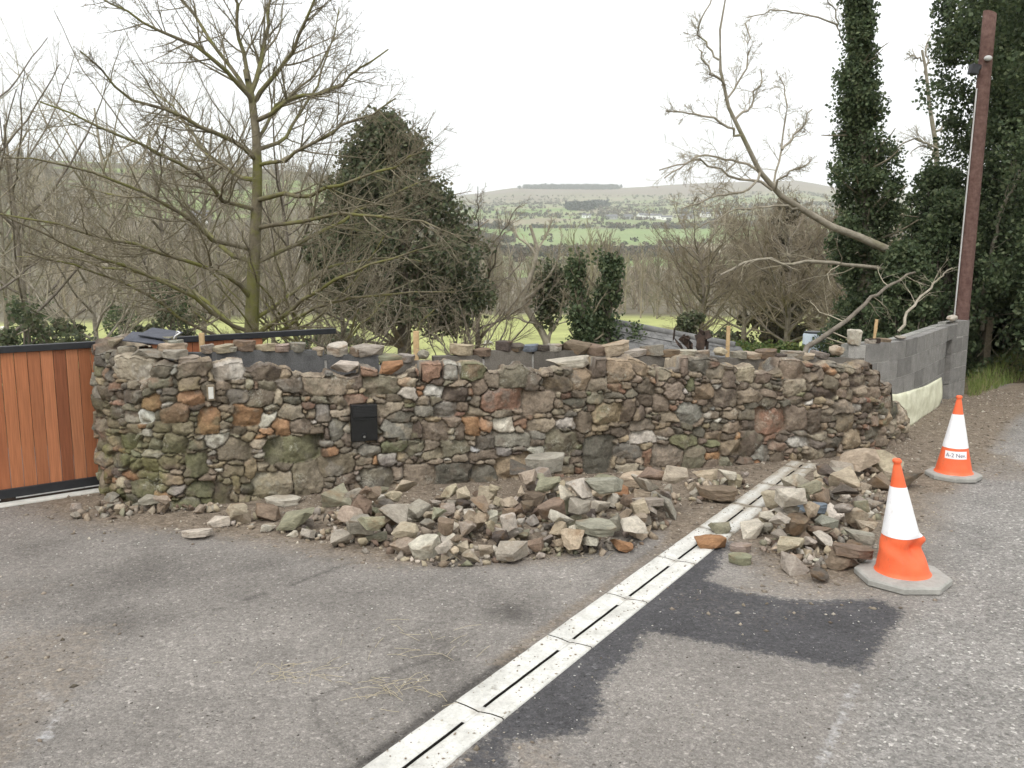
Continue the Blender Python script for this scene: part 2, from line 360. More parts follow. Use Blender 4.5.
# ------------------------------------------------------------------ the stone face
PAL = {'gb': (.215, .175, .132), 'db': (.125, .100, .078), 'ol': (.175, .157, .115), 'bf': (.33, .28, .21), 'or': (.30, .18, .105), 'bg': (.205, .188, .162),
       'pl': (.44, .41, .355), 'rd': (.21, .13, .092), 'gn': (.155, .148, .092), 'dg': (.128, .114, .092), 'tn': (.27, .215, .145), 'wh': (.60, .60, .58)}
PROM = [(327, 387, 21, 10, 'gb'), (395, 370, 14, 8, 'or'), (383, 386, 14, 9, 'ol'), (503, 400, 20, 9, 'rd'), (539, 403, 16, 11, 'gb'), (608, 413, 15, 11, 'tn'),
        (334, 466, 17, 11, 'gb'), (375, 478, 15, 10, 'ol'), (419, 475, 15, 12, 'gb'), (453, 473, 16, 10, 'dg'), (480, 474, 14, 10, 'dg'), (511, 467, 14, 11, 'tn'),
        (597, 453, 15, 20, 'dg'), (561, 442, 16, 11, 'ol'), (512, 439, 18, 7, 'bg'), (503, 427, 10, 8, 'pl'), (558, 384, 15, 8, 'db'), (581, 380, 8, 11, 'tn'),
        (134, 369, 17, 11, 'bf'), (292, 450, 25, 13, 'gn'), (270, 484, 18, 13, 'bf'), (305, 478, 14, 15, 'gb'), (250, 416, 13, 9, 'or'), (211, 422, 9, 13, 'or'),
        (194, 398, 11, 8, 'or'), (234, 451, 15, 10, 'gb'), (195, 464, 9, 12, 'gn'), (147, 416, 8, 6, 'wh'), (151, 454, 10, 4, 'pl'), (156, 444, 6, 8, 'bg'),
        (140, 489, 12, 8, 'gn'), (198, 490, 13, 9, 'gn'), (148, 464, 9, 8, 'tn'), (619, 373, 12, 9, 'tn'), (722, 398, 18, 9, 'db'), (770, 422, 16, 13, 'rd'),
        (797, 419, 11, 11, 'gb'), (794, 386, 13, 7, 'bf'), (667, 455, 17, 12, 'gb'), (694, 456, 12, 11, 'ol'), (628, 450, 14, 8, 'bg'), (644, 437, 14, 6, 'pl'),
        (683, 441, 14, 7, 'gn'), (761, 453, 10, 7, 'bg'), (845, 423, 10, 9, 'gb'), (853, 439, 11, 9, 'tn'), (689, 413, 14, 9, 'bg'), (703, 391, 9, 7, 'tn'),
        (823, 392, 13, 5, 'db'), (436, 432, 13, 9, 'gb'), (397, 430, 13, 8, 'bg'), (445, 410, 10, 6, 'bg'), (425, 411, 8, 5, 'bg'), (409, 393, 8, 6, 'pl'),
        (435, 391, 9, 6, 'pl'), (455, 396, 11, 7, 'db'), (240, 396, 9, 7, 'bg'), (263, 398, 11, 7, 'gb'), (279, 427, 9, 8, 'or'), (272, 430, 12, 5, 'or'),
        (231, 374, 12, 6, 'pl'), (268, 374, 12, 6, 'db'), (313, 370, 12, 8, 'ol'), (349, 369, 12, 8, 'pl'), (216, 439, 9, 6, 'pl'), (270, 421, 6, 6, 'pl'),
        (455, 448, 13, 7, 'ol'), (487, 443, 9, 7, 'dg'), (385, 459, 8, 5, 'bg'), (430, 373, 13, 7, 'rd'), (452, 373, 9, 5, 'pl'), (473, 373, 12, 7, 'gn'),
        (515, 379, 13, 9, 'ol'), (752, 443, 12, 14, 'db'), (828, 386, 9, 8, 'gb'), (745, 374, 9, 7, 'bf'), (672, 391, 10, 7, 'gb'), (660, 404, 9, 8, 'gb')]
st = .0075
NU = int(WC.L / st); NV = int(1.34 / st); gu = np.arange(NU) * st; gv = np.arange(NV) * st - .04
stones = []   # u, v, a, b, rot, p, colour key
Lbu = u_of_px(364)
lb_c = D(364, 422, WC.at(Lbu)[1]); LBZ = lb_c[2]; LBW, LBH = .105, .15
for px, py, w, h, c in PROM:
    u = u_of_px(px); p = WC.at(u); k = p[1] / FPX * 1.0
    nn = WC.nrm(u); fs = max(.45, abs(nn[1]) )
    stones.append([u, zat(py, p[1]), w * k / fs, h * k, rng.normal(0, .08), rng.uniform(2.6, 4.5), c])
occ = np.zeros((NU, NV), bool)
def mark(s, k=1.0):
    u, v, a, b = s[:4]; i0, i1 = int(max(0, (u - a * k) / st)), int((u + a * k) / st) + 1; j0, j1 = int(max(0, (v + .04 - b * k) / st)), int((v + .04 + b * k) / st) + 1
    return slice(i0, min(i1, NU)), slice(j0, min(j1, NV))
for s in stones: occ[mark(s, .95)] = True
occ[mark([Lbu, LBZ, LBW * .95, LBH * .95])] = True
keys = list(PAL); wts = {'gb': 32, 'db': 24, 'ol': 10, 'bf': 7, 'or': 4, 'bg': 7, 'pl': 3, 'rd': 5, 'gn': 2, 'dg': 9, 'tn': 8, 'wh': .3}
wp = np.array([wts[k] for k in keys], float); wp /= wp.sum()
for size, tries in ((.105, 260), (.085, 700), (.065, 2500), (.048, 5000), (.034, 9000), (.022, 16000)):
    for _ in range(tries):
        a = size * rng.uniform(.85, 1.35); b = size * rng.uniform(.38, .68)
        if rng.random() < .12: a, b = b * 1.1, a * .9
        u = rng.uniform(0, WC.L); v = rng.uniform(0, 1.25)
        if v > topz(u) + .02: continue
        sl = mark([u, v, a, b], .92)
        o = occ[sl]
        if o.size == 0 or o.mean() > .06: continue
        occ[sl] = True
        stones.append([u, v, a, b, rng.normal(0, .2), rng.uniform(2.4, 5.5), keys[rng.choice(len(keys), p=wp)]])
print('stones in face', len(stones))
d1 = np.full((NU, NV), 1e3); d2 = d1.copy(); lab = np.full((NU, NV), -1)
U, V = np.meshgrid(gu, gv, indexing='ij')
wu = U + .020 * (fbm(U * 9, V * 9, 0, 5) - .5) + .010 * (fbm(U * 40, V * 40, 0, 6) - .5); wv = V + .020 * (fbm(U * 9, V * 9, 3, 7) - .5) + .010 * (fbm(U * 40, V * 40, 3, 8) - .5)
for i, (u, v, a, b, ro, p, c) in enumerate(stones):
    sl = mark([u, v, max(a, .06), max(b, .06)], 3.0 if a < .06 else 2.2)
    x = wu[sl] - u; y = wv[sl] - v; cr, sr = math.cos(ro), math.sin(ro); X = x * cr + y * sr; Y = -x * sr + y * cr
    # distance-like measure (metres) to the rounded box
    if rng.random() < .72: th = np.array([0, 1.5708, 3.1416, 4.7124]) + rng.uniform(-.22, .22, 4); th = np.r_[th, rng.uniform(0, 6.28, rng.integers(0, 3))]
    else: nk = rng.integers(5, 8); th = rng.uniform(0, 6.28) + np.arange(nk) / nk * 6.2832 + rng.uniform(-.28, .28, nk)
    q = 0
    for t_ in th:
        rd = 1 / ((abs(math.cos(t_)) / a) ** 2.6 + (abs(math.sin(t_)) / b) ** 2.6) ** (1 / 2.6) * rng.uniform(.84, 1.12)
        q = q + np.clip((X * math.cos(t_) + Y * math.sin(t_)) / rd, 0, 9) ** 9
    q = q ** (1 / 9); dd = (q - 1) * min(a, b) ** .75 * max(a, b) ** .25
    A = d1[sl]; B = d2[sl]; Lb = lab[sl]
    n1 = dd < A
    d2[sl] = np.where(n1, A, np.minimum(B, dd)); lab[sl] = np.where(n1, i, Lb); d1[sl] = np.where(n1, dd, A)
g = np.clip((d2 - d1) * .5, 0, .05)
g = np.minimum(g, np.clip(.035 - d1, 0, .05))
ns = len(stones); S = np.array([[s[0], s[1], s[2], s[3]] for s in stones])
prot = rng.uniform(-.014, .016, ns)
pl = rng.normal(0, .24, (ns, 4, 2)); plb = rng.uniform(0, .012, (ns, 4))
L = np.clip(lab, 0, ns - 1); du = U - S[L, 0]; dv = V - S[L, 1]
hp = np.full(U.shape, 1e3)
for k in range(4): hp = np.minimum(hp, pl[L, k, 0] * du + pl[L, k, 1] * dv + plb[L, k])
e = np.clip(g / .0075, 0, 1); e = 1 - (1 - e) ** 2.0
hgt = -.040 * (1 - e) + e * (prot[L] + hp) + .006 * np.sqrt(np.clip(g / .03, 0, 1))
hgt += .022 * (fbm(U * 22 + L * .37, V * 22, 0, 31) - .5) * e + .009 * (fbm(U * 70, V * 70, 0, 33) - .5)
# lean and slow bulge
hgt += .05 * (fbm(U * 1.2, V * 1.2, 0, 41, 2) - .5) + .03 * (1 - V)
inlb = (np.abs(U - Lbu) < LBW) & (np.abs(V - LBZ) < LBH); hgt = np.where(inlb, np.minimum(hgt, -.02), hgt)
jit = rng.uniform(.78, 1.25, (ns, 1)) * rng.uniform(.97, 1.03, (ns, 3))
cb = np.array([PAL[s[6]] for s in stones]) * jit
col = cb[L]
cb2 = np.array([PAL[keys[k]] for k in rng.choice(len(keys), size=ns, p=wp)]); fl = sstep(.50, .66, fbm(U * 13 + L * 1.7, V * 13 + L * .9, 0, 45))[..., None] * .55
col = col * (1 - fl) + cb2[L] * fl
pxg = np.interp(U, UU, UPX)
moss = np.clip(1.15 - (pxg - 95) / 190, 0, 1) * np.clip(1.05 - V / .95, 0, 1) * sstep(.35, .62, fbm(U * 5, V * 5, 0, 51)) * (.35 + .65 * vnoise(L * 3.7, L * 1.3, 0, 3))
moss = np.clip(moss * 1.4, 0, .68)[..., None]
col = col * (1 - moss) + np.array([.15, .155, .062]) * moss
jc = np.array([.105, .084, .062])
jm = np.clip(1 - g / .0035, 0, 1)[..., None]; col = col * (1 - jm) + jc * jm
# keep only stones whose middle is below the top line -> ragged top
keep_s = (S[:, 1] < topz(S[:, 0]) - .010)
kv = keep_s[L] & (V < topz(U) + .06) & (d1 < .03)
fm = kv[:-1, :-1] & kv[1:, :-1] & kv[:-1, 1:] & kv[1:, 1:]
# no floating bits: a column is kept from the bottom up
fm = np.logical_and.accumulate(fm | (V[:-1, :-1] < topz(U[:-1, :-1]) - .17), axis=1) & (fm | (V[:-1, :-1] < topz(U[:-1, :-1]) - .17))
idx = np.arange(NU * NV).reshape(NU, NV); ii, jj = np.nonzero(fm)
F = np.stack([idx[ii, jj], idx[ii + 1, jj], idx[ii + 1, jj + 1], idx[ii, jj + 1]], -1)
pc = WC.at(U.ravel()); nn = WC.nrm(U.ravel()); hv = hgt.ravel()
VW = np.concatenate([pc + nn * hv[:, None], V.ravel()[:, None]], -1)
colf = col.reshape(-1, 3)
# skirt: the ragged top edge runs back as the tops of the stones
pad = np.zeros((fm.shape[0], fm.shape[1] + 1), bool); pad[:, :-1] = fm
topj = np.where(fm.any(1), fm.shape[1] - 1 - np.argmax(fm[:, ::-1], axis=1), -1)   # last kept cell per column
tj = np.zeros(NU, int); tj[:-1] = topj; tj[-1] = topj[-1]; tj = np.maximum(tj, 0)
tcol = np.arange(NU); zt = gv[np.minimum(tj + 1, NV - 1)]
ztop = zt.copy()
for i in range(1, NU - 1): ztop[i] = max(zt[i - 1], zt[i]) if True else zt[i]
hrow = hgt[tcol, np.minimum(tj, NV - 1)]
depths = np.array([0, .012, .035, .07, .11, .15, .19, .23, .27, .31, .345])
back_n = len(depths); VS = []; CS = []
for k, dp in enumerate(depths):
    rnd = .018 * (1 - np.exp(-dp / .02)) if k else 0
    nz = .045 * (fbm(gu * 7, np.full(NU, dp * 9), 0, 61) - .5) * min(1, dp / .06) + .02 * (fbm(gu * 26, np.full(NU, dp * 26), 0, 62) - .5) * min(1, dp / .03)
    zz = ztop + rnd + nz - (.06 * sstep(.15, .30, dp))
    if k == 0: zz = ztop
    p = WC.at(gu) + WC.nrm(gu) * (hrow - dp)[:, None]
    VS.append(np.concatenate([p, zz[:, None]], -1))
    lb = L[tcol, np.minimum(tj, NV - 1)]; c = cb[lb] * 1.05
    lid = np.floor(gu * 9 + 3 * vnoise(gu * 2, np.full(NU, k / 3), 0, 5)).astype(int) * 7 + int(dp / .13)
    c2 = np.array([PAL['gb'], PAL['bf'], PAL['gb'], PAL['tn'], PAL['bg'], PAL['db']])[(lid * 7919 % 6)]
    w = min(1, dp / .10); CS.append(c * (1 - w) + c2 * w)
VS = np.stack(VS, 1); CS = np.stack(CS, 1); nb = len(VW)
sid = nb + np.arange(NU * back_n).reshape(NU, back_n)
FS = []
for k in range(back_n - 1): FS.append(np.stack([sid[:-1, k], sid[1:, k], sid[1:, k + 1], sid[:-1, k + 1]], -1))
# join face to skirt
fj = np.arange(NU - 1); jmn = topj[:NU - 1] + 1
FS.append(np.stack([idx[fj, jmn], idx[fj + 1, jmn], sid[fj + 1, 0], sid[fj, 0]], -1))
VW = np.concatenate([VW, VS.reshape(-1, 3)]); colf = np.concatenate([colf, CS.reshape(-1, 3)])
FA = np.concatenate([F] + FS)
used = np.unique(FA); remap = -np.ones(len(VW), int); remap[used] = np.arange(len(used)); FA = remap[FA]
stone_wall = empty('stone_wall', tuple(G(500, 480)))
tag(stone_wall, 'long curved random rubble stone wall with black letterbox set in its face', 'wall')
me = npmesh('stone_face', VW[used], FA, True, colf[used]); link('stone_face', me, M['wall'], stone_wall)
# small pale service box set into the face
u = u_of_px(213); p = WC.at(u); zz = zat(392, p[1]); n_ = WC.nrm(u); ang = math.atan2(n_[1], n_[0]) + math.pi / 2
bm = bmesh.new(); Mx = Matrix.Translation((p[0] + n_[0] * .02, p[1] + n_[1] * .02, zz)) @ Matrix.Rotation(ang, 4, 'Z')
box_bm(bm, -.028, .028, -.03, .03, -.058, .058, Mx, .004); sb_ = bm_obj('service_box', bm, M['oldwood'], stone_wall)
bm = bmesh.new(); box_bm(bm, -.018, .018, -.034, -.028, -.045, .045, Mx, .002); bm_obj('cover_plate', bm, M['concrete'], sb_)

# ------------------------------------------------------------------ letterbox
n_ = WC.nrm(Lbu); p = WC.at(Lbu); ang = math.atan2(n_[1], n_[0]) + math.pi / 2
lroot = empty('letterbox', (p[0] + n_[0] * .045, p[1] + n_[1] * .045, LBZ), ang)
tag(lroot, 'black metal letterbox with slot flap and lock built into stone wall', 'letterbox')
bm = bmesh.new(); box_bm(bm, -LBW, LBW, -.0, .11, -LBH, LBH, None, .006); bm_obj('box_body', bm, M['letterbox'], lroot, world=False)
bm = bmesh.new(); box_bm(bm, -LBW * .97, LBW * .97, -.012, -.002, -LBH * .96, LBH * .28, None, .004); box_bm(bm, -LBW * .7, LBW * .7, -.018, -.0125, LBH * .19, LBH * .24, None, .002)
bm_obj('door', bm, M['letterbox'], lroot, world=False)
bm = bmesh.new()
for k in range(8):
    a0_, a1_ = k / 8, (k + 1) / 8
    z0 = LBH * .34 + LBH * .62 * a0_; z1 = LBH * .34 + LBH * .62 * a1_; yo = -.030 + .024 * a0_ ** 2; 
    box_bm(bm, -LBW * .9, LBW * .9, yo, yo + .012, z0, z1 + .001, None, .002)
bm_obj('flap', bm, M['letterbox'], lroot, world=False)
bm = bmesh.new(); bmesh.ops.create_cone(bm, cap_ends=True, segments=20, radius1=.022, radius2=.018, depth=.01, matrix=Matrix.Translation((-.005, -.017, -LBH * .66)) @ Matrix.Rotation(R(90), 4, 'X'))
lk = bm_obj('lock_plate', bm, M['letterbox'], lroot, world=False)
bm = bmesh.new(); bmesh.ops.create_cone(bm, cap_ends=True, segments=16, radius1=.010, radius2=.009, depth=.006, matrix=Matrix.Translation((-.005, -.0245, -LBH * .72)) @ Matrix.Rotation(R(90), 4, 'X'))
bm_obj('lock', bm, M['chrome'], lroot, world=False)

# ------------------------------------------------------------------ concrete block leaf and the exposed block wall
BO = WC.off(-.36)
bu = np.linspace(0, BO.L, 3000); bpx = pxof(BO, bu)
left_i = np.argmin(np.abs(bpx - 160) + np.where(bu < .5, 1e3, 0)); right_i = np.argmin(np.abs(bpx - 838) + np.where(bu < 3, 1e3, 0))
LP = [np.r_[BO.at(bu[i]), 0] for i in np.linspace(left_i, right_i, 16).astype(int)]
LP += [G(876, 438), G(900, 430), G(914, 422), G(930, 411), G(945, 401), G(955, 397.5), G(964, 395)]
BC = Curve(LP, 20)
bU = np.linspace(0, BC.L, 3000); bPX = pxof(BC, bU, .9)
btab = [(150, 360), (189, 360), (190, 353), (228, 353), (229, 351), (305, 351), (306, 355), (372, 356), (373, 362), (455, 362), (456, 356), (496, 356), (497, 350.5), (562, 351), (563, 355), (600, 355), (720, 358), (855, 359), (856, 345), (880, 343), (900, 341), (920, 336), (940, 329), (965, 320)]
bz = np.array([zat(np.interp(x, [q[0] for q in btab], [q[1] for q in btab]), y) for x, y in zip(bPX, BC.at(bU)[:, 1])])
def bu_px(px): return bU[np.argmin(np.abs(bPX - px))]
def btop(px): return float(np.interp(bu_px(px), bU, bz))
CH, CL = .190, .44
print('block tops', [(p, round(btop(p), 2)) for p in (200, 270, 350, 420, 480, 530, 590, 700, 850, 860, 900, 960)])
bm = bmesh.new(); clay = bm.verts.layers.float_color.new('Col')
def curved_block(C, u0, u1, z0, z1, yo0, yo1, col, bev=.006):
    n = max(2, int((u1 - u0) / .12) + 1); us = np.linspace(u0, u1, n); P_ = C.at(us); N_ = C.nrm(us); vs = []
    for (p_, m_) in zip(P_, N_):
        ring = []
        for (dy, z) in ((yo1, z0), (yo1, z1), (yo0, z1), (yo0, z0)):
            v = bm.verts.new((p_[0] + m_[0] * dy, p_[1] + m_[1] * dy, z)); v[clay] = (*col, 1); ring.append(v)
        vs.append(ring)
    fs = []
    for a, b in zip(vs[:-1], vs[1:]):
        for k in range(4): fs.append(bm.faces.new((a[k], b[k], b[(k + 1) % 4], a[(k + 1) % 4])))
    fs.append(bm.faces.new(vs[0])); fs.append(bm.faces.new(vs[-1][::-1]))
def bcol(kind):
    k = rng.uniform(.85, 1.15); c = {'dark': (.115, .115, .115), 'brown': (.165, .15, .13), 'grey': (.235, .226, .212)}[kind]
    return tuple(np.array(c) * k)
u_exp = bu_px(857)
ug0, ug1 = bu_px(947), bu_px(953)
u = 0.0
rowh = .205
for row in range(0, 7):
    z0r = row * rowh
    u = -(row % 2) * .225 - (.0 if row % 2 else 0)
    while u < BC.L:
        u0, u1 = max(u, 0) + .005, min(u + .44, BC.L) - .005; u += .45
        if u1 - u0 < .05: continue
        um = (u0 + u1) / 2; tz = float(np.interp(um, bU, bz)); px = float(np.interp(um, bU, bPX))
        if um > u_exp + .0:
            tz_e = tz; nrow = 5; hh = (tz_e) / nrow
            if row >= nrow: continue
            z0, z1 = row * hh + .005, (row + 1) * hh - .005
            c = bcol('grey')
        else:
            z0, z1 = z0r + .005, z0r + rowh - .005
            if z0 > tz - .03: continue
            if z1 > tz or tz - z1 < .12: z1 = tz
            c = bcol('dark' if px < 375 else 'brown')
        z1 = max(z1, z0 + .03)
        for (q0, q1) in (((u0, min(u1, ug0)), (max(u0, ug1), u1)) if row < 4 else ((u0, u1),)):
            if q1 - q0 > .03: curved_block(BC, q0, q1, z0, z1, -.1, 0, c)
    # mortar runs
mort = [(.0, u_exp)]
uu = 0
while uu < BC.L - .02:
    u1 = min(uu + .1, BC.L); tz = float(np.interp((uu + u1) / 2, bU, bz)); px = float(np.interp((uu + u1) / 2, bU, bPX))
    lim = tz - .012 if px > 857 else tz - .03
    if not (ug0 - .03 < (uu + u1) / 2 < ug1 + .03): curved_block(BC, uu, u1, 0, lim, -.092, -.005, (.38, .365, .34))
    uu = u1
bmesh.ops.recalc_face_normals(bm, faces=bm.faces)
bwall = empty('block_wall', tuple(np.r_[BC.at(bu_px(900)), 0]))
tag(bwall, 'grey concrete block wall curving behind the stone wall to the telegraph pole', 'wall')
bm_obj('block_courses', bm, M['block'], bwall)
# second skin of the exposed stretch: a cavity wall's pale top edge
bm = bmesh.new(); clay = bm.verts.layers.float_color.new('Col')
uu = u_exp + .02
while uu < BC.L:
    u1 = min(uu + .44, BC.L); tz = float(np.interp((uu + u1) / 2, bU, bz)); curved_block(BC, uu, u1 - .008, 0, tz - .004, -.215, -.115, tuple(np.array((.30, .295, .27)) * rng.uniform(.9, 1.1))); uu += .45
bmesh.ops.recalc_face_normals(bm, faces=bm.faces); bm_obj('rear_leaf', bm, M['block'], bwall)
# render / sheet at the foot of the exposed blocks
ua, ub = bu_px(868), bu_px(943.5); n = 60; us = np.linspace(ua, ub, n); pts = []; m = 16
Pc = BC.at(us); Nc = BC.nrm(us); sx = bPX[np.searchsorted(bU, us)]
tp = [zat(np.interp(x, [860, 898, 925, 944], [392, 394, 387, 377]), y) for x, y in zip(sx, Pc[:, 1])]
for i in range(n):
    for j in range(m):
        t = j / (m - 1); z = t * tp[i]; o = .016 + .012 * math.sin((1 - t) * 2.6) + .02 * (vnoise(np.array(us[i] * 5), np.array(z * 8), 0, 9) - .3)
        if j == m - 1: o = .015
        pts.append((Pc[i, 0] + Nc[i, 0] * o, Pc[i, 1] + Nc[i, 1] * o, z))
pts = np.array(pts); id_ = np.arange(n * m).reshape(n, m); F = np.stack([id_[:-1, :-1], id_[1:, :-1], id_[1:, 1:], id_[:-1, 1:]], -1).reshape(-1, 4)
me = npmesh('plastic_sheet', pts, F, True); o = link('plastic_sheet', me, M['cream']); 
md = o.modifiers.new('s', 'SOLIDIFY'); md.thickness = .012; md.offset = -1
tag(o, 'pale cream sheet curving along the foot of the concrete blocks', 'sheet')

# ------------------------------------------------------------------ loose stones
def rock_mesh(i, kind):
    r = np.random.default_rng(100 + i); bm = bmesh.new()
    if kind == 'slab':
        n = 12; P_ = []
        for k in range(n):
            a = k / n * 6.283 + r.uniform(-.25, .25); q = r.uniform(.75, 1); P_ += [(math.cos(a) * q, math.sin(a) * q, r.uniform(.6, 1)), (math.cos(a) * q * r.uniform(.8, 1.05), math.sin(a) * q * r.uniform(.8, 1.05), -r.uniform(.6, 1))]
    elif kind == 'round':
        v = r.normal(size=(34, 3)); P_ = v / np.linalg.norm(v, axis=1, keepdims=True)
    else:
        v = r.uniform(-1, 1, (13, 3)); v /= np.maximum(np.abs(v).max(1, keepdims=True), .3); P_ = v * r.uniform(.75, 1, (13, 1)); 
    for p_ in P_: bm.verts.new(tuple(map(float, p_)))
    bmesh.ops.convex_hull(bm, input=bm.verts)
    bmesh.ops.delete(bm, geom=[v for v in bm.verts if not v.link_faces], context='VERTS')
    bmesh.ops.dissolve_limit(bm, angle_limit=R(10), verts=bm.verts, edges=bm.edges)
    bmesh.ops.bevel(bm, geom=list(bm.edges), offset=.03 if kind != 'round' else .1, segments=1, affect='EDGES')
    bmesh.ops.triangulate(bm, faces=bm.faces)
    long = [e_ for e_ in bm.edges if e_.calc_length() > .35]
    bmesh.ops.subdivide_edges(bm, edges=long, cuts=2, use_grid_fill=True)
    bmesh.ops.triangulate(bm, faces=bm.faces)
    long = [e_ for e_ in bm.edges if e_.calc_length() > .22]
    bmesh.ops.subdivide_edges(bm, edges=long, cuts=1, use_grid_fill=True)
    bmesh.ops.triangulate(bm, faces=bm.faces)
    bm.normal_update()
    C_ = np.array([v.co for v in bm.verts]); nz = fbm(C_[:, 0] * 2.2 + 9, C_[:, 1] * 2.2 + 5, C_[:, 2] * 2.2 + i * 3.1, i, 4) - .5
    nr = [v.normal.copy() for v in bm.verts]
    for v, q, nn_ in zip(bm.verts, nz, nr): v.co += nn_ * float(q) * .15
    C_ = np.array([v.co for v in bm.verts]); mn, mx = C_.min(0), C_.max(0)
    for v in bm.verts: v.co = Vector(((v.co.x - (mn[0] + mx[0]) / 2) / (mx[0] - mn[0]), (v.co.y - (mn[1] + mx[1]) / 2) / (mx[1] - mn[1]), (v.co.z - (mn[2] + mx[2]) / 2) / (mx[2] - mn[2])))
    me = bpy.data.meshes.new('stone_%s' % kind); bm.to_mesh(me); bm.free()
    co = np.empty(len(me.vertices) * 3); me.vertices.foreach_get('co', co)
    return me, co.reshape(-1, 3)
ROCKS = [(*rock_mesh(i, k), k) for i, k in enumerate(['block'] * 16 + ['slab'] * 8 + ['round'] * 5)]
BYK = {k: [r for r in ROCKS if r[2] == k] for k in ('block', 'slab', 'round')}
HX0, HY0, HS = -5.0, 3.0, .02; HM = np.zeros((560, 420))
def hbin(P_):
    i = np.clip(((P_[:, 0] - HX0) / HS).astype(int), 0, 559); j = np.clip(((P_[:, 1] - HY0) / HS).astype(int), 0, 419); return i, j
def put_rock(x, y, dims, colour, kind='block', label=None, group=None, name='loose_stone', tries=4, fixz=None, rz=None, tilt=.35, cat='stone', spread=.03, roll=True):
    best = None
    for _ in range(tries):
        r_ = BYK[kind][rng.integers(len(BYK[kind]))]
        if rz is None: rot = Euler((rng.normal(0, tilt), rng.normal(0, tilt), rng.uniform(0, 6.28)))
        else: rot = Euler((rng.normal(0, tilt * .3), rng.normal(0, tilt * .3), rz + rng.normal(0, .15)))
        Mr = np.array(rot.to_matrix()) @ np.diag(dims); P_ = r_[1] @ Mr.T
        xx = x + (rng.uniform(-spread, spread) if tries > 1 else 0); yy = y + (rng.uniform(-spread, spread) if tries > 1 else 0)
        if fixz is not None:
            z = fixz - P_[:, 2].min() - .012; best = (z, r_, rot, xx, yy, P_, None, None); break
        W = P_ + np.array([xx, yy, 0]); i, j = hbin(W)
        key = i * 1000 + j; lo = P_[:, 2] < 0
        # resting height: highest contact, softened so that stones nest
        cz = HM[i[lo], j[lo]] - P_[lo, 2]; z = np.percentile(cz, 97) - .006
        if best is None or z + P_[:, 2].max() < best[0] + best[5][:, 2].max(): best = (z, r_, rot, xx, yy, P_, i, j)
    z, r_, rot, xx, yy, P_, i, j = best
    if fixz is None:
        z = max(z, -P_[:, 2].min() * .86); np.maximum.at(HM, (i, j), z + P_[:, 2] * .92)
    if len(r_[0].materials) == 0: r_[0].materials.append(M['rock'])
    o = bpy.data.objects.new(name, r_[0]); COL.objects.link(o); o.location = (xx, yy, z); o.rotation_euler = rot; o.scale = dims
    o.color = (*[float(c) for c in colour], 1)
    tag(o, label, cat, group); return o
RP = {'buff': (.43, .36, .265), 'grey': (.335, .30, .25), 'pale': (.53, .48, .40), 'brown': (.23, .175, .13), 'olive': (.29, .275, .195), 'rust': (.34, .19, .105), 'green': (.30, .295, .235), 'dark': (.125, .105, .088), 'pink': (.38, .315, .255), 'slateblue': (.20, .23, .28)}
CN = {'buff': 'buff', 'grey': 'grey', 'pale': 'pale cream', 'brown': 'brown', 'olive': 'olive', 'rust': 'rust brown', 'green': 'greenish grey', 'dark': 'dark brown', 'pink': 'pinkish brown', 'slateblue': 'blue grey'}
def jcol(k, j=.12): return np.array(RP[k]) * rng.uniform(1 - j, 1 + j) * rng.uniform(.97, 1.03, 3)
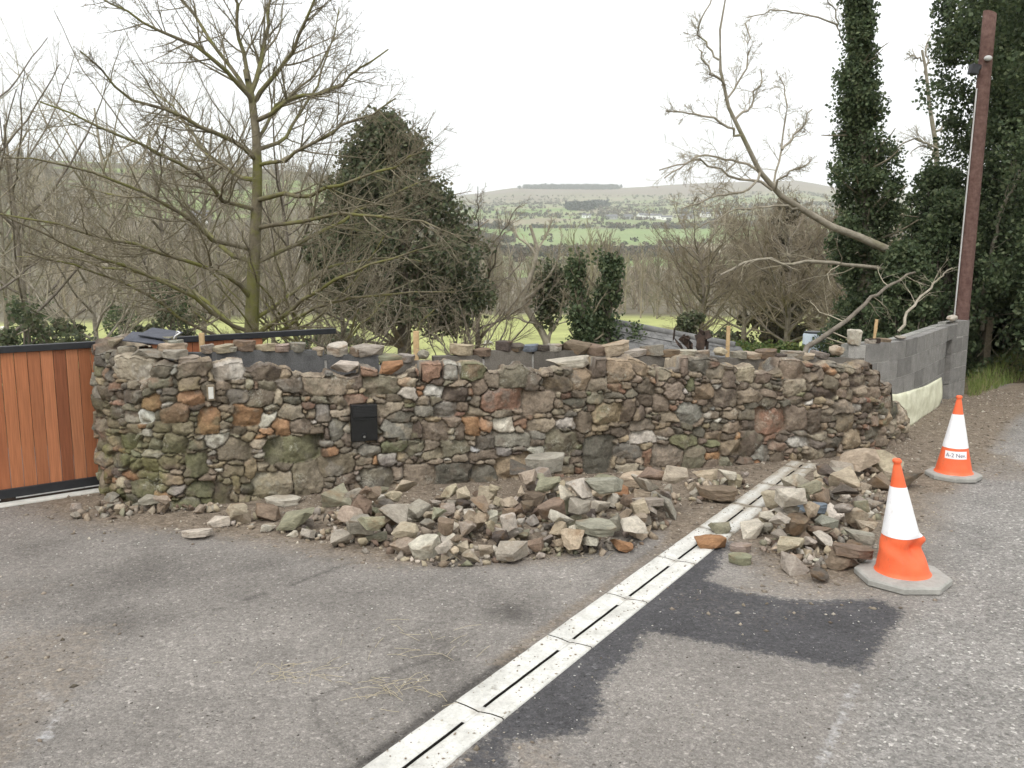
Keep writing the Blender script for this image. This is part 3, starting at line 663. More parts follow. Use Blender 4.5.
# (px, py of centre, w px, h px, colour, kind, label)
GS = [(238, 520, 22, 14, 'buff', 'block', 'buff stone beside the flat pale splinters at the end of the rubble heap'),
      (217, 521, 22, 14, 'pale', 'block', 'pale rough stone ending the rubble heap towards the gate'),
      (268, 512, 26, 20, 'brown', 'block', 'brown faceted stone below the flat pale stone near the letterbox end of the heap'),
      (283, 499, 36, 12, 'pale', 'slab', 'flat pale stone lying close to the wall foot below the round buff wall stone'),
      (296, 522, 36, 24, 'olive', 'block', 'large olive buff wedge stone at the thin end of the heap'),
      (268, 528, 15, 10, 'pale', 'block', 'small pale stone in front of the brown faceted stone'),
      (337, 495, 30, 28, 'olive', 'block', 'pointed grey green stone standing up below the letterbox'),
      (594, 546, 42, 17, 'green', 'slab', 'long green grey stone at the front edge of the main heap'),
      (621, 545, 24, 15, 'rust', 'block', 'orange tan stone at the front corner of the main heap beside long green stone'),
      (603, 522, 46, 26, 'green', 'block', 'big pale green stone above the orange tan stone in the main heap'),
      (545, 483, 42, 24, 'grey', 'slab', 'large smooth grey boulder leaning at the back of the main heap'),
      (601, 480, 26, 20, 'olive', 'block', 'lichened olive stone at the back of the main heap below the dark wall stone'),
      (634, 487, 32, 16, 'buff', 'slab', 'flat tan stone bridging the top of the main heap'),
      (621, 499, 20, 14, 'rust', 'block', 'bright rust red stone inside the main heap'),
      (600, 502, 26, 18, 'buff', 'block', 'tan block just before the bright rust red stone'),
      (548, 517, 26, 16, 'olive', 'block', 'yellow green stone in the middle of the main heap'),
      (521, 502, 28, 16, 'dark', 'block', 'dark brown block on top of the main heap'),
      (648, 521, 34, 12, 'grey', 'slab', 'long grey slab tilted down the main heap towards the drain'),
      (715, 494, 38, 18, 'brown', 'slab', 'long brown grey stone between the main heap and the drain'),
      (708, 476, 26, 18, 'buff', 'block', 'pointed buff stone near the wall between heap and drain'),
      (730, 485, 20, 12, 'pale', 'block', 'pale speckled stone between the wall and the drain'),
      (675, 512, 26, 18, 'pink', 'block', 'pinkish block at the drain side of the main heap'),
      (711, 540, 30, 20, 'rust', 'block', 'orange brown faceted stone lying on the slotted drain'),
      (722, 527, 22, 18, 'olive', 'block', 'olive stone on the drain behind the orange brown one'),
      (751, 528, 24, 22, 'pale', 'block', 'white veined stone resting against the slotted drain'),
      (741, 558, 24, 13, 'olive', 'slab', 'small flat olive stone on its own beside the drain and dark tarmac'),
      (742, 547, 22, 10, 'pink', 'slab', 'thin pinkish stone behind the small flat olive stone'),
      (772, 550, 24, 22, 'olive', 'round', 'rounded lichen yellow stone beside the fresh tarmac'),
      (788, 535, 30, 26, 'pale', 'block', 'large pale grey cube shaped stone in the roadside heap'),
      (800, 564, 30, 24, 'grey', 'block', 'grey white stone behind the mossy brown stone nearest the fresh tarmac'),
      (826, 573, 36, 22, 'dark', 'round', 'mossy dark brown stone nearest the dark tarmac patch'),
      (849, 563, 38, 16, 'brown', 'slab', 'long brown stone beside the dented traffic cone base'),
      (860, 548, 32, 18, 'green', 'block', 'greenish grey wedge stone just left of the dented traffic cone'),
      (811, 521, 28, 14, 'slateblue', 'slab', 'blue grey broken face stone in the roadside heap'),
      (840, 500, 28, 24, 'buff', 'block', 'large tan stone on top of the roadside heap'),
      (843, 525, 34, 22, 'grey', 'round', 'large grey rounded stone in the roadside heap behind the cone'),
      (810, 536, 24, 18, 'olive', 'block', 'olive block left of a smaller one in the roadside heap'),
      (826, 533, 20, 13, 'green', 'block', 'small green grey block among the front of the roadside heap'),
      (834, 478, 28, 18, 'grey', 'slab', 'flat grey stone behind the roadside heap near the wall end'),
      (858, 466, 34, 24, 'buff', 'block', 'large buff boulder at the foot of the ragged wall end'),
      (888, 464, 32, 26, 'buff', 'block', 'tall tilted buff boulder leaning on the ragged wall end'),
      (902, 480, 26, 18, 'dark', 'block', 'dark brown boulder half behind the dented traffic cone'),
      (880, 482, 20, 20, 'brown', 'block', 'brown boulder between the buff boulders and the cone tip'),
      (780, 500, 30, 16, 'grey', 'block', 'grey block hard against the drain in the roadside heap'),
      (197, 535, 30, 6, 'pale', 'slab', 'flat pale splinter lying alone on the driveway'),
      (155, 504, 22, 11, 'grey', 'block', 'largest grey stone at the foot of the mossy wall corner')]
Gg = 'loose stones lying in front of the stone wall'
wallseg = WC.P
def wall_clear(x, y, r):
    d = np.hypot(WC.P[:, 0] - x, WC.P[:, 1] - y); k = np.argmin(d); n__ = WC.nrm(WC.s[k]); s_ = (x - WC.P[k, 0]) * n__[0] + (y - WC.P[k, 1]) * n__[1]
    if s_ < r + .06: x += n__[0] * (r + .06 - s_); y += n__[1] * (r + .06 - s_)
    return x, y
# base layer first: random fill, then the named ones nest among them
main_poly = [(228, 526), (262, 518), (330, 513), (420, 506), (500, 499), (590, 494), (650, 492), (680, 497), (690, 506), (672, 526), (640, 548), (600, 556), (545, 558), (480, 566), (430, 568), (385, 558), (330, 545), (270, 534)]
right_poly = [(758, 520), (800, 487), (835, 472), (885, 472), (903, 484), (888, 508), (868, 530), (866, 560), (830, 573), (790, 566), (762, 552), (750, 538)]
left_poly = [(76, 512), (105, 505), (150, 505), (215, 506), (222, 512), (180, 514), (140, 518), (98, 521), (78, 520)]
mid_poly = [(685, 485), (725, 480), (752, 486), (735, 497), (708, 504), (690, 503)]
def rand_in(poly):
    xs = [p[0] for p in poly]; ys = [p[1] for p in poly]
    while True:
        x, y = rng.uniform(min(xs), max(xs)), rng.uniform(min(ys), max(ys))
        if inpoly(np.array([x]), np.array([y]), poly)[0]: return x, y
def fill(poly, n, smin, smax, heapname, mixk, nearw=None):
    out = []
    for q in range(n):
        x, y = rand_in(poly)
        if nearw is not None and q > n * .68:      # the later ones pile up on the middle of the heap
            x, y = nearw[0] + rng.normal(0, nearw[2]), nearw[1] + rng.normal(0, nearw[3])
            if not inpoly(np.array([x]), np.array([y]), poly)[0]: x, y = rand_in(poly)
        out.append((x, y))
    for q, (x, y) in enumerate(out):
        g_ = G(x, y); s_ = rng.uniform(smin, smax) if rng.random() < .8 else rng.uniform(smax, smax * 1.3)
        d_ = (s_ * rng.uniform(1.0, 1.45), s_ * rng.uniform(.8, 1.15), s_ * rng.uniform(.6, 1.0)); xx, yy = wall_clear(g_[0], g_[1], d_[0] / 2)
        k = mixk[rng.integers(len(mixk))]; kd = rng.choice(['block', 'block', 'block', 'slab', 'round'], p=[.33, .27, .22, .13, .05])
        sz = 'small' if s_ < (smin + smax) / 2 else 'medium'
        put_rock(xx, yy, d_, jcol(k), kd, '%s %s angular stone among the %s' % (sz, CN[k], heapname), Gg, tries=5, tilt=.45)
mk = ['buff', 'grey', 'buff', 'pale', 'brown', 'olive', 'buff', 'pink', 'pale', 'buff', 'grey', 'dark', 'buff', 'grey', 'brown']
def fragments(poly, n, smin, smax, r):
    VV, FF, CC, o = [], [], [], 0; lows = [r_ for r_ in ROCKS if r_[2] != 'slab'][:6]; LP_ = []
    for k in range(6):
        bm = bmesh.new()
        for _ in range(11): bm.verts.new(tuple(r.uniform(-.5, .5, 3)))
        bmesh.ops.convex_hull(bm, input=bm.verts); bmesh.ops.delete(bm, geom=[v for v in bm.verts if not v.link_faces], context='VERTS'); bm.verts.index_update()
        LP_.append((np.array([v.co for v in bm.verts]), np.array([[v.index for v in f.verts] for f in bm.faces]))); bm.free()
    for q in range(n):
        x, y = rand_in(poly); g_ = G(x, y); v, f = LP_[r.integers(6)]; s_ = r.uniform(smin, smax); Mr = np.array(Euler(tuple(r.uniform(0, 6, 3))).to_matrix()) * s_ * 1.3; P_ = v @ Mr.T
        xx, yy = wall_clear(g_[0], g_[1], s_ * .5); W_ = P_ + np.array([xx, yy, 0]); i, j = hbin(W_); z = max(float(np.median(HM[i, j])) * .9 - P_[:, 2].min() - s_ * .25, 0.0); np.maximum.at(HM, (i, j), z + P_[:, 2] * .45)
        VV.append(W_ + np.array([0, 0, z])); FF.append(f + o); o += len(v); CC.append(np.tile(jcol(mk[r.integers(len(mk))]) * .9, (len(v), 1)))
    return VV, FF, CC, o
rr_ = np.random.default_rng(77); VV, FF, CC, o_ = [], [], [], 0
for pl_, n_ in ((main_poly, 650), (right_poly, 380), (mid_poly, 60), (left_poly, 50)):
    a, b, c, d = fragments(pl_, n_, .02, .06, rr_); VV += a; FF += [f + o_ for f in b]; CC += c; o_ += d
fragm = (np.concatenate(VV), np.concatenate(FF), np.concatenate(CC))
fill(main_poly, 185, .06, .128, 'main rubble heap before the wall', mk, (500, 512, 95, 16))
fill(right_poly, 62, .06, .14, 'roadside rubble heap beside the cone', mk + ['dark', 'brown'], (815, 512, 40, 22))
fill(mid_poly, 10, .06, .11, 'scatter between main heap and drain', mk)
fill(left_poly, 20, .04, .085, 'stones at the foot of the mossy wall corner', ['grey', 'buff', 'brown', 'grey', 'pink'])
for px, py, w, h, c, kd, lab_ in GS:
    g_ = G(px, py + h * .38); k = np.hypot(*g_[:2]) / FPX; dm = w * k
    xx, yy = wall_clear(g_[0], g_[1], dm * .4)
    dims = (dm, dm * rng.uniform(.65, .85), max(h * k * .95 - dm * .12, .05))
    put_rock(xx, yy, dims, jcol(c, .05), kd, lab_, Gg, rz=0, tries=3, tilt=.5, spread=.015)
tag(link('rubble_fragments', npmesh('rubble_fragments', fragm[0], fragm[1], False, fragm[2]), M['soil']), 'small broken stone fragments filling the gaps between the heaped stones', 'rubble', kind='stuff')
# stones on the wall tops
TS = [(208, 348, 10, 7, 'grey'), (224, 349, 18, 6, 'buff'), (234, 352, 8, 4, 'pale'), (247, 347, 16, 9, 'brown'), (267, 348, 18, 6, 'buff'), (283, 349, 12, 6, 'pink'), (299, 350, 12, 7, 'grey'), (319, 353, 9, 6, 'buff'), (339, 353, 16, 9, 'pale'),
      (357, 355, 10, 7, 'brown'), (370, 353, 22, 11, 'grey'), (391, 357, 20, 6, 'olive'), (408, 361, 12, 6, 'grey'), (427, 357, 17, 12, 'grey'), (463, 353, 18, 9, 'buff'), (483, 355, 14, 6, 'brown'), (505, 347, 12, 8, 'dark'),
      (517, 348, 14, 5, 'dark'), (531, 349, 16, 5, 'slateblue'), (543, 350, 12, 5, 'dark'), (556, 350, 10, 6, 'pale'), (578, 346, 23, 12, 'brown'), (598, 349, 16, 8, 'brown'), (617, 351, 24, 10, 'buff'), (638, 354, 22, 5, 'pale'),
      (654, 352, 18, 9, 'grey'), (668, 355, 22, 6, 'brown'), (686, 355, 20, 6, 'pale'), (703, 356, 14, 6, 'grey'), (725, 353, 20, 10, 'buff'), (741, 356, 12, 6, 'grey'), (754, 357, 16, 5, 'buff'), (769, 355, 17, 7, 'brown'), (782, 357, 12, 4, 'dark'),
      (795, 355, 18, 6, 'grey'), (809, 357, 14, 4, 'buff'), (823, 357, 14, 5, 'grey'), (842, 352, 24, 13, 'buff'), (858, 353, 9, 12, 'pale')]
named_top = {370: 'large grey peaked stone on the wall top between letterbox and stake', 427: 'rounded grey stone on the low wall top beside the upright stake', 463: 'buff stone at the start of the raised brown blocks', 578: 'peaked brown boulder on the wall top behind the long flat stone', 617: 'long buff boulder on the wall top right after the brown boulder', 842: 'large rounded buff boulder on the wall top beside the exposed blocks', 531: 'flat blue grey slate on the tallest brown block', 725: 'squared buff stone on the wall top before the green shrubs', 339: 'pale squared stone on the wall top above the letterbox', 858: 'pale upright stone leaning on the end of the exposed blocks', 638: 'thin pale slab on the wall top before the slate roof', 769: 'dark peaked stone on the wall top before the garden shrubs', 247: 'brown lumpy stone on the dark blocks beside the orange stake'}
Gt = 'loose stones laid along the top of the wall'
for px, py, w, h, c in TS:
    u = bu_px(px); p = BC.at(u); n_ = BC.nrm(u); p = p + n_ * -.05; k = p[1] / FPX; tz = btop(px); rz = math.atan2(n_[1], n_[0]) + math.pi / 2
    put_rock(p[0], p[1], (w * k * 1.4, .15 + .04 * rng.random(), h * k * 1.35), jcol(c) * .85, 'block' if px in (370, 578) else ('round' if px in (842, 725, 427) else 'slab'), named_top.get(px, '%s%s stone laid loose on top of the wall blocks' % ('thin ' if h < 7 else '', CN[c])), Gt, 'coping_stone', tries=1, fixz=tz, rz=rz, tilt=.2)
# stones capping the front skin
FSt = [(576, 361, 48, 13, 'pale', 'long pale flat stone laid on the front edge of the wall'), (349, 366, 26, 12, 'pale', 'pale knobbly stone capping the front of the wall above the letterbox'), (205, 369, 0, 0, 'buff', None),
       (118, 349, 20, 10, 'grey', 'big grey stone with dark hollow on the tall wall corner'), (162, 345, 34, 9, 'buff', 'broad mossy flat stone on the tall wall corner'), (155, 336, 12, 9, 'olive', 'small round mossy stone perched topmost on the wall corner'),
       (168, 340, 14, 8, 'green', 'green mossy stone beside the topmost round stone on the corner'), (100, 345, 9, 12, 'buff', 'buff end stone standing at the gate edge of the wall'), (176, 352, 26, 9, 'grey', 'grey flat stone stepping down from the tall corner'),
       (192, 358, 22, 7, 'pink', 'pinkish flat stone where the corner meets the dark blocks'), (146, 352, 26, 12, 'grey', 'grey stone below the broad mossy one on the corner'), (395, 367, 24, 12, 'rust', 'peaked orange brown stone on the front edge of the wall')]
for px, py, w, h, c, lab_ in FSt:
    if not lab_: continue
    u = u_of_px(px); n_ = WC.nrm(u); dd_ = .12 if px > 190 else {118: .13, 162: .27, 155: .30, 168: .24, 103: .12, 176: .15, 146: .12}.get(px, .16); p = WC.at(u) - n_ * dd_; k = p[1] / FPX
    rz = math.atan2(n_[1], n_[0]) + math.pi / 2
    zb = zat(py + h * .5, p[1]) ; zb = min(zb, float(topz(u)) + (.10 if px < 190 else .22)); zb = max(zb, float(topz(u)) - .03)
    put_rock(p[0], p[1], (w * k, (.22 if w > 20 else .12), max(h * k, .05)), jcol(c) * .9, 'slab' if h < 11 else 'block', lab_, Gt, 'coping_stone', tries=1, fixz=zb, rz=rz, tilt=.12)
# stones on the exposed block wall
for px, w, h, c, lab_ in ((876, 14, 5, 'grey', 'rounded grey stone holding the hammer on the exposed blocks'), (890, 14, 4, 'brown', 'thin brown stone on the exposed blocks'), (905, 21, 6, 'grey', 'flat rectangular grey stone on the exposed blocks'), (958, 20, 10, 'pale', 'squared pale grey stone on the end pier below the pole')):
    u = bu_px(px); p = BC.at(u) - BC.nrm(u) * .07; k = p[1] / FPX; n_ = BC.nrm(u); rz = math.atan2(n_[1], n_[0]) + math.pi / 2
    put_rock(p[0], p[1], (w * k * 1.1, .15, h * k), jcol(c), 'slab' if h < 6 else 'round', lab_, 'stones on the exposed block wall', 'coping_stone', tries=1, fixz=btop(px), rz=rz, tilt=.1)

# ------------------------------------------------------------------ near ground
gs = .025; X0, X1, Y0, Y1 = -7.5, 11.0, 1.0, 15.0
gx = np.arange(X0, X1, gs); gy = np.arange(Y0, Y1, gs); GX, GY = np.meshgrid(gx, gy, indexing='ij')
def gp(l): return [G(*p)[:2] for p in l]
dl = [G(405, 768)[:2], G(805, 463)[:2]]; dl0, dl1 = map(np.array, dl); dv_ = (dl1 - dl0) / np.linalg.norm(dl1 - dl0); dn_ = np.array([dv_[1], -dv_[0]])
def side_of_drain(X, Y): return (X - dl0[0]) * dn_[0] + (Y - dl0[1]) * dn_[1]
sd = side_of_drain(GX, GY)
DW = .125
wob = .05 * (fbm(GX * 5, GY * 5, 0, 71) - .5) * 2
road_line = gp([(760, 840), (822, 768), (856, 690), (884, 640), (935, 560), (952, 500), (985, 440), (1010, 412), (1060, 388)])
road_poly = road_line + [(40, 30), (40, -10), (2, -10)]
rsd = sdpoly(GX, GY, road_poly)
patch_poly = gp([(440, 775), (520, 775), (512, 748), (583, 737), (606, 708), (600, 698), (628, 662), (650, 636), (700, 645), (800, 662), (866, 673), (884, 655), (906, 612), (880, 600), (800, 600), (745, 592), (712, 580), (735, 545), (720, 535), (660, 560), (560, 650)])
psd = sdpoly(GX, GY, patch_poly) + wob * .7
# attributes
tone = np.ones(GX.shape); dirt = np.zeros(GX.shape); chalk = np.zeros(GX.shape)
wd = sdline(GX, GY, WC.P[::8]); 
dirt += 1.25 * np.exp(-(wd / .55) ** 2)
dm = sdpoly(GX, GY, gp([(180, 520), (420, 500), (700, 470), (870, 455), (935, 470), (930, 520), (880, 570), (800, 575), (730, 545), (640, 530), (560, 560), (380, 565), (230, 535)]))
dirt += .85 * sstep(-.35, .25, dm)
bw = sdline(GX, GY, BC.P[::6]); dirt += 1.1 * np.exp(-(bw / .9) ** 2) * (GX > 2.5)
vg = sdpoly(GX, GY, gp([(900, 470), (920, 430), (960, 398), (990, 392), (1040, 378), (1200, 350), (1200, 372), (1060, 388), (1000, 420), (970, 450), (940, 490)])); dirt += 1.0 * sstep(-.25, .2, vg)
dirt += .45 * sstep(.55, .75, fbm(GX * .9, GY * .9, 0, 81))
tone *= .80 + .40 * fbm(GX * 1.3, GY * 1.3, 0, 83); tone *= 1 - .16 * sstep(.55, .70, fbm(GX * 2.6, GY * 2.6, 0, 84))
for px, py, r_, a in ((515, 612, .22, .42), (120, 625, .28, .25), (150, 570, .5, .15), (440, 650, .18, .25), (430, 595, .5, .12), (660, 555, .2, .2), (330, 560, .6, .10), (60, 600, .4, .12)):
    c = G(px, py); tone *= 1 - a * np.exp(-((GX - c[0]) ** 2 + ((GY - c[1]) * 1.2) ** 2) / r_ ** 2) * (.4 + 1.2 * fbm(GX * 8, GY * 8, 0, 85))
# repaired corner beside the drain with a cracked dark border
rep = sdpoly(GX, GY, gp([(312, 700), (330, 690), (440, 655), (502, 668), (365, 762), (335, 742), (315, 722)])) + wob * .5
tone *= np.where(rep > 0, .90, 1); tone *= 1 - .3 * np.exp(-(rep / .018) ** 2) * sstep(.35, .6, fbm(GX * 3, GY * 3, 0, 87))
edge = np.exp(-((sd + DW + .03) / .03) ** 2); tone *= 1 - .6 * edge * (GY < 3.9); dirt += .6 * np.exp(-((sd + DW + .05) / .06) ** 2) * (GY > 3.7)
cr = sdline(GX, GY, gp([(215, 610), (290, 585), (345, 565), (400, 560)])); tone *= 1 - .35 * np.exp(-(cr / .02) ** 2) * (vnoise(GX * 9, GY * 9, 0, 3) > .35)
cr = sdline(GX, GY, gp([(380, 640), (430, 625), (500, 610)])) + wob * .3; tone *= 1 - .18 * np.exp(-(cr / .018) ** 2)
for l, r_, a in (([(858, 682), (840, 720), (820, 768)], .035, 1.0), ([(45, 735), (62, 705), (40, 690)], .05, .9), ([(25, 755), (45, 740)], .05, .7), ([(10, 690), (40, 700)], .03, .5)):
    q = sdline(GX, GY, gp(l)) + wob * .4; chalk += a * .58 * np.exp(-(q / r_) ** 2)
ZG = .012 * (fbm(GX * 1.5, GY * 1.5, 0, 91) - .5) + .006 * (fbm(GX * 9, GY * 9, 0, 92) - .5) + .020 * np.clip(dirt, 0, 1) * (fbm(GX * 7, GY * 7, 0, 93) - .35)
nd_ = np.exp(-(np.clip(np.abs(sd) - DW, 0, 9) / .06) ** 2); ZG = ZG * (1 - nd_) - .002 * nd_
ZG = np.where(psd > 0, ZG * .5 + .004, ZG)
cx = .5 * gs
mx_, my_ = GX[:-1, :-1] + cx, GY[:-1, :-1] + cx
# behind the walls there is no yard
wl = np.concatenate([WC.at(np.linspace(.45, WC.L - .35, 80)), BC.at(np.linspace(bu_px(905), BC.L, 30))]); 
behind_poly = [tuple(p) for p in wl] + [(6.4, 11.4), (40, 66), (-60, 60), (-3.6, 7.3)]
behind = inpoly(mx_, my_, [(a, b + .12) for a, b in behind_poly]) | (my_ > 11.8 + .35 * (mx_ - 5)) & (mx_ < 9)
sdm = side_of_drain(mx_, my_); ind = (np.abs(sdm) < DW - .012) & (my_ < dl1[1] - .02) & (my_ > dl0[1] - .8)
psm = psd[:-1, :-1]; rsm = rsd[:-1, :-1]
kinds = {'driveway': (~behind) & ~ind & (psm <= 0) & (rsm <= 0), 'road': (~behind) & ~ind & (psm <= 0) & (rsm > 0), 'tarmac_patch': (~behind) & ~ind & (psm > 0)}
gid = np.arange(GX.size).reshape(GX.shape)
for nm, mk_ in kinds.items():
    i, j = np.nonzero(mk_); F = np.stack([gid[i, j], gid[i + 1, j], gid[i + 1, j + 1], gid[i, j + 1]], -1); us = np.unique(F); rm = -np.ones(GX.size, int); rm[us] = np.arange(len(us))
    Vv = np.stack([GX.ravel(), GY.ravel(), ZG.ravel()], -1)[us]
    at = {'patch': psd.ravel()[us], 'road': rsd.ravel()[us], 'tone': tone.ravel()[us], 'dirt': dirt.ravel()[us] * (.5 if nm == 'tarmac_patch' else 1), 'chalk': chalk.ravel()[us]}
    me = npmesh(nm, Vv, rm[F], True, None, at); tag(link(nm, me, M['ground']), kind='structure')

# ------------------------------------------------------------------ slotted concrete drain
def px_t(px, py): return float(np.dot(G(px, py)[:2] - dl0, dv_))
joints_px = [(478, 712), (573, 644), (629, 600), (668, 570), (700, 545)]
jt = [px_t(*p) for p in joints_px]
print('joint t', jt, 'slots', [(round(px_t(a, b), 2), round(px_t(c, d), 2)) for a, b, c, d in ((459, 727, 401, 768), (552, 659, 486, 706), (620, 608, 572, 643), (670, 570, 635, 596), (697, 549, 682, 560))])
LT = float(np.linalg.norm(dl1 - dl0)); edges = [-.75, jt[0], jt[1], jt[2]]
st_ = (jt[2] - jt[0]) / 2
while edges[-1] + st_ < LT - .15: edges.append(edges[-1] + st_)
edges.append(LT)
droot = empty('slot_drain', tuple(np.r_[dl0, 0])); tag(droot, 'white grey concrete slotted drain channel running across the driveway to the wall', 'drain')
zt0 = .012
for q in range(len(edges) - 1):
    a, b = edges[q] + .004, edges[q + 1] - .004; n = int((b - a) / .02) + 2; ts = np.linspace(a, b, n)
    # cross section: two shallow shoulders falling to a slot
    for_t = []; sec = [(-DW, -.05), (-DW, zt0 - .004), (-DW + .006, zt0), (-.06, zt0 - .002), (-.012, zt0 - .007), (-.0065, zt0 - .012), (-.0065, -.05)]
    s0, s1 = a + .055, b - .10
    parts_v = []; parts_f = []; dirtA = []; base = 0
    prof = [(-DW, -.06), (-DW, zt0 - .004), (-DW + .006, zt0), (-.065, zt0 - .001), (-.018, zt0 - .006), (-.0080, zt0 - .008), (-.0080, -.06), (.0080, -.06), (.0080, zt0 - .008), (.018, zt0 - .006), (.065, zt0 - .001), (DW - .006, zt0), (DW, zt0 - .004), (DW, -.06)]
    Vv = []
    for t in ts:
        # rounded dished joint: the slot closes at both ends
        op = (t > s0) and (t < s1); bow = .012 * math.exp(-((t - b) / .05) ** 2)
        for (o_, z_) in prof:
            zz_ = z_
            if not op and abs(o_) < .012 and z_ < -.03: zz_ = zt0 - .009
            p_ = dl0 + dv_ * t + dn_ * o_
            zn = .0025 * (vnoise(np.array(p_[0] * 14), np.array(p_[1] * 14), 0, 5) - .5)
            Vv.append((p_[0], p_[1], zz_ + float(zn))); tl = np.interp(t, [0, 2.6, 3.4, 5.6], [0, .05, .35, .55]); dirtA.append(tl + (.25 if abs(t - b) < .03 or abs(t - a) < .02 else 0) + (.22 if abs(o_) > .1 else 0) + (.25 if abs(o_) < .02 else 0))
    m = len(prof); ids = np.arange(n * m).reshape(n, m); F = np.stack([ids[:-1, :-1], ids[:-1, 1:], ids[1:, 1:], ids[1:, :-1]], -1).reshape(-1, 4)
    me = npmesh('channel_unit', Vv, F, False, None, {'dirt': dirtA}); me.materials.append(M['drain']); me.materials.append(M['grime_shade']); link('channel_unit', me, None, droot)
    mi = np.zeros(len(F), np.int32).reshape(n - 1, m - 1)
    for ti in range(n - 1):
        if ts[ti] > s0 - .02 and ts[ti + 1] < s1 + .02: mi[ti, 5:8] = 1  # inner slot faces get the grime colour with shade painted in
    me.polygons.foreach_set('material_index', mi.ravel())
bm = bmesh.new(); cc = dl0 + dv_ * (LT / 2 - .4); angd = math.atan2(dv_[1], dv_[0])
box_bm(bm, -LT / 2 - .4, LT / 2 + .4, -DW, DW, -.12, -.058, Matrix.Translation((cc[0], cc[1], 0)) @ Matrix.Rotation(angd, 4, 'Z')); bm_obj('channel_bottom', bm, M['rustmetal'], droot)

# ------------------------------------------------------------------ gate
gA = G(0, 505)[:2]; gB = G(96, 490)[:2]; gd = (gB - gA) / np.linalg.norm(gB - gA); gd = np.array([math.cos(R(38)), math.sin(R(38))])
g0 = gB
troot = empty('timber_gate', tuple(np.r_[g0, 0]), math.atan2(gd[1], gd[0])); tag(troot, 'sliding gate of upright red cedar boards in a black steel frame', 'gate')
LL, RR = -3.2, 1.42
ztopg = zat(342, g0[1])
gh = ztopg; print('gate height', gh)
bm = bmesh.new(); cl = bm.verts.layers.float_color.new('Col'); x = LL + .03; k = 0
brd = [(.37, .140, .064), (.42, .165, .078), (.31, .110, .050), (.45, .185, .090), (.35, .125, .056), (.39, .150, .068), (.27, .095, .045)]
while x < RR - .05:
    w = .085; vs = box_bm(bm, x, x + w, .0, .022, .105, gh - .045, None, .003); c = np.array(brd[rng.integers(len(brd))]) * rng.uniform(.9, 1.1)
    for v in vs: v[cl] = (*c, 1)
    x += w + .004; k += 1
bm_obj('boards', bm, M['cedar'], troot, world=False)
bm = bmesh.new(); box_bm(bm, LL, RR + .75, -.02, .05, gh - .05, gh, None, .004); bm_obj('top_rail', bm, M['black'], troot, world=False)
bm = bmesh.new(); box_bm(bm, LL, RR, -.02, .05, .045, .115, None, .004); bm_obj('bottom_rail', bm, M['black'], troot, world=False)
for xx in (LL,):
    bm = bmesh.new(); box_bm(bm, xx, xx + .06, -.018, .048, .112, gh - .048, None, .004); bm_obj('end_post', bm, M['black'], troot, world=False)
for xx in (-.62, -2.6):
    bm = bmesh.new(); bmesh.ops.create_cone(bm, cap_ends=True, segments=24, radius1=.04, radius2=.04, depth=.03, matrix=Matrix.Translation((xx, .012, .045)) @ Matrix.Rotation(R(90), 4, 'X'))
    box_bm(bm, xx - .05, xx + .05, -.012, -.006, .03, .09); bm_obj('wheel', bm, M['rustmetal'], troot, world=False)
kroot = empty('gate_track', tuple(np.r_[g0, 0]), math.atan2(gd[1], gd[0])); tag(kroot, 'concrete strip with thin steel rail running under the cedar gate', 'gate track')
bm = bmesh.new(); box_bm(bm, LL, .12, -.11, .14, -.03, .014, None, .004); bm_obj('concrete_strip', bm, M['concrete'], kroot, world=False)
bm = bmesh.new(); box_bm(bm, LL, .1, .0, .02, .0145, .026); bm_obj('rail', bm, M['rustmetal'], kroot, world=False)

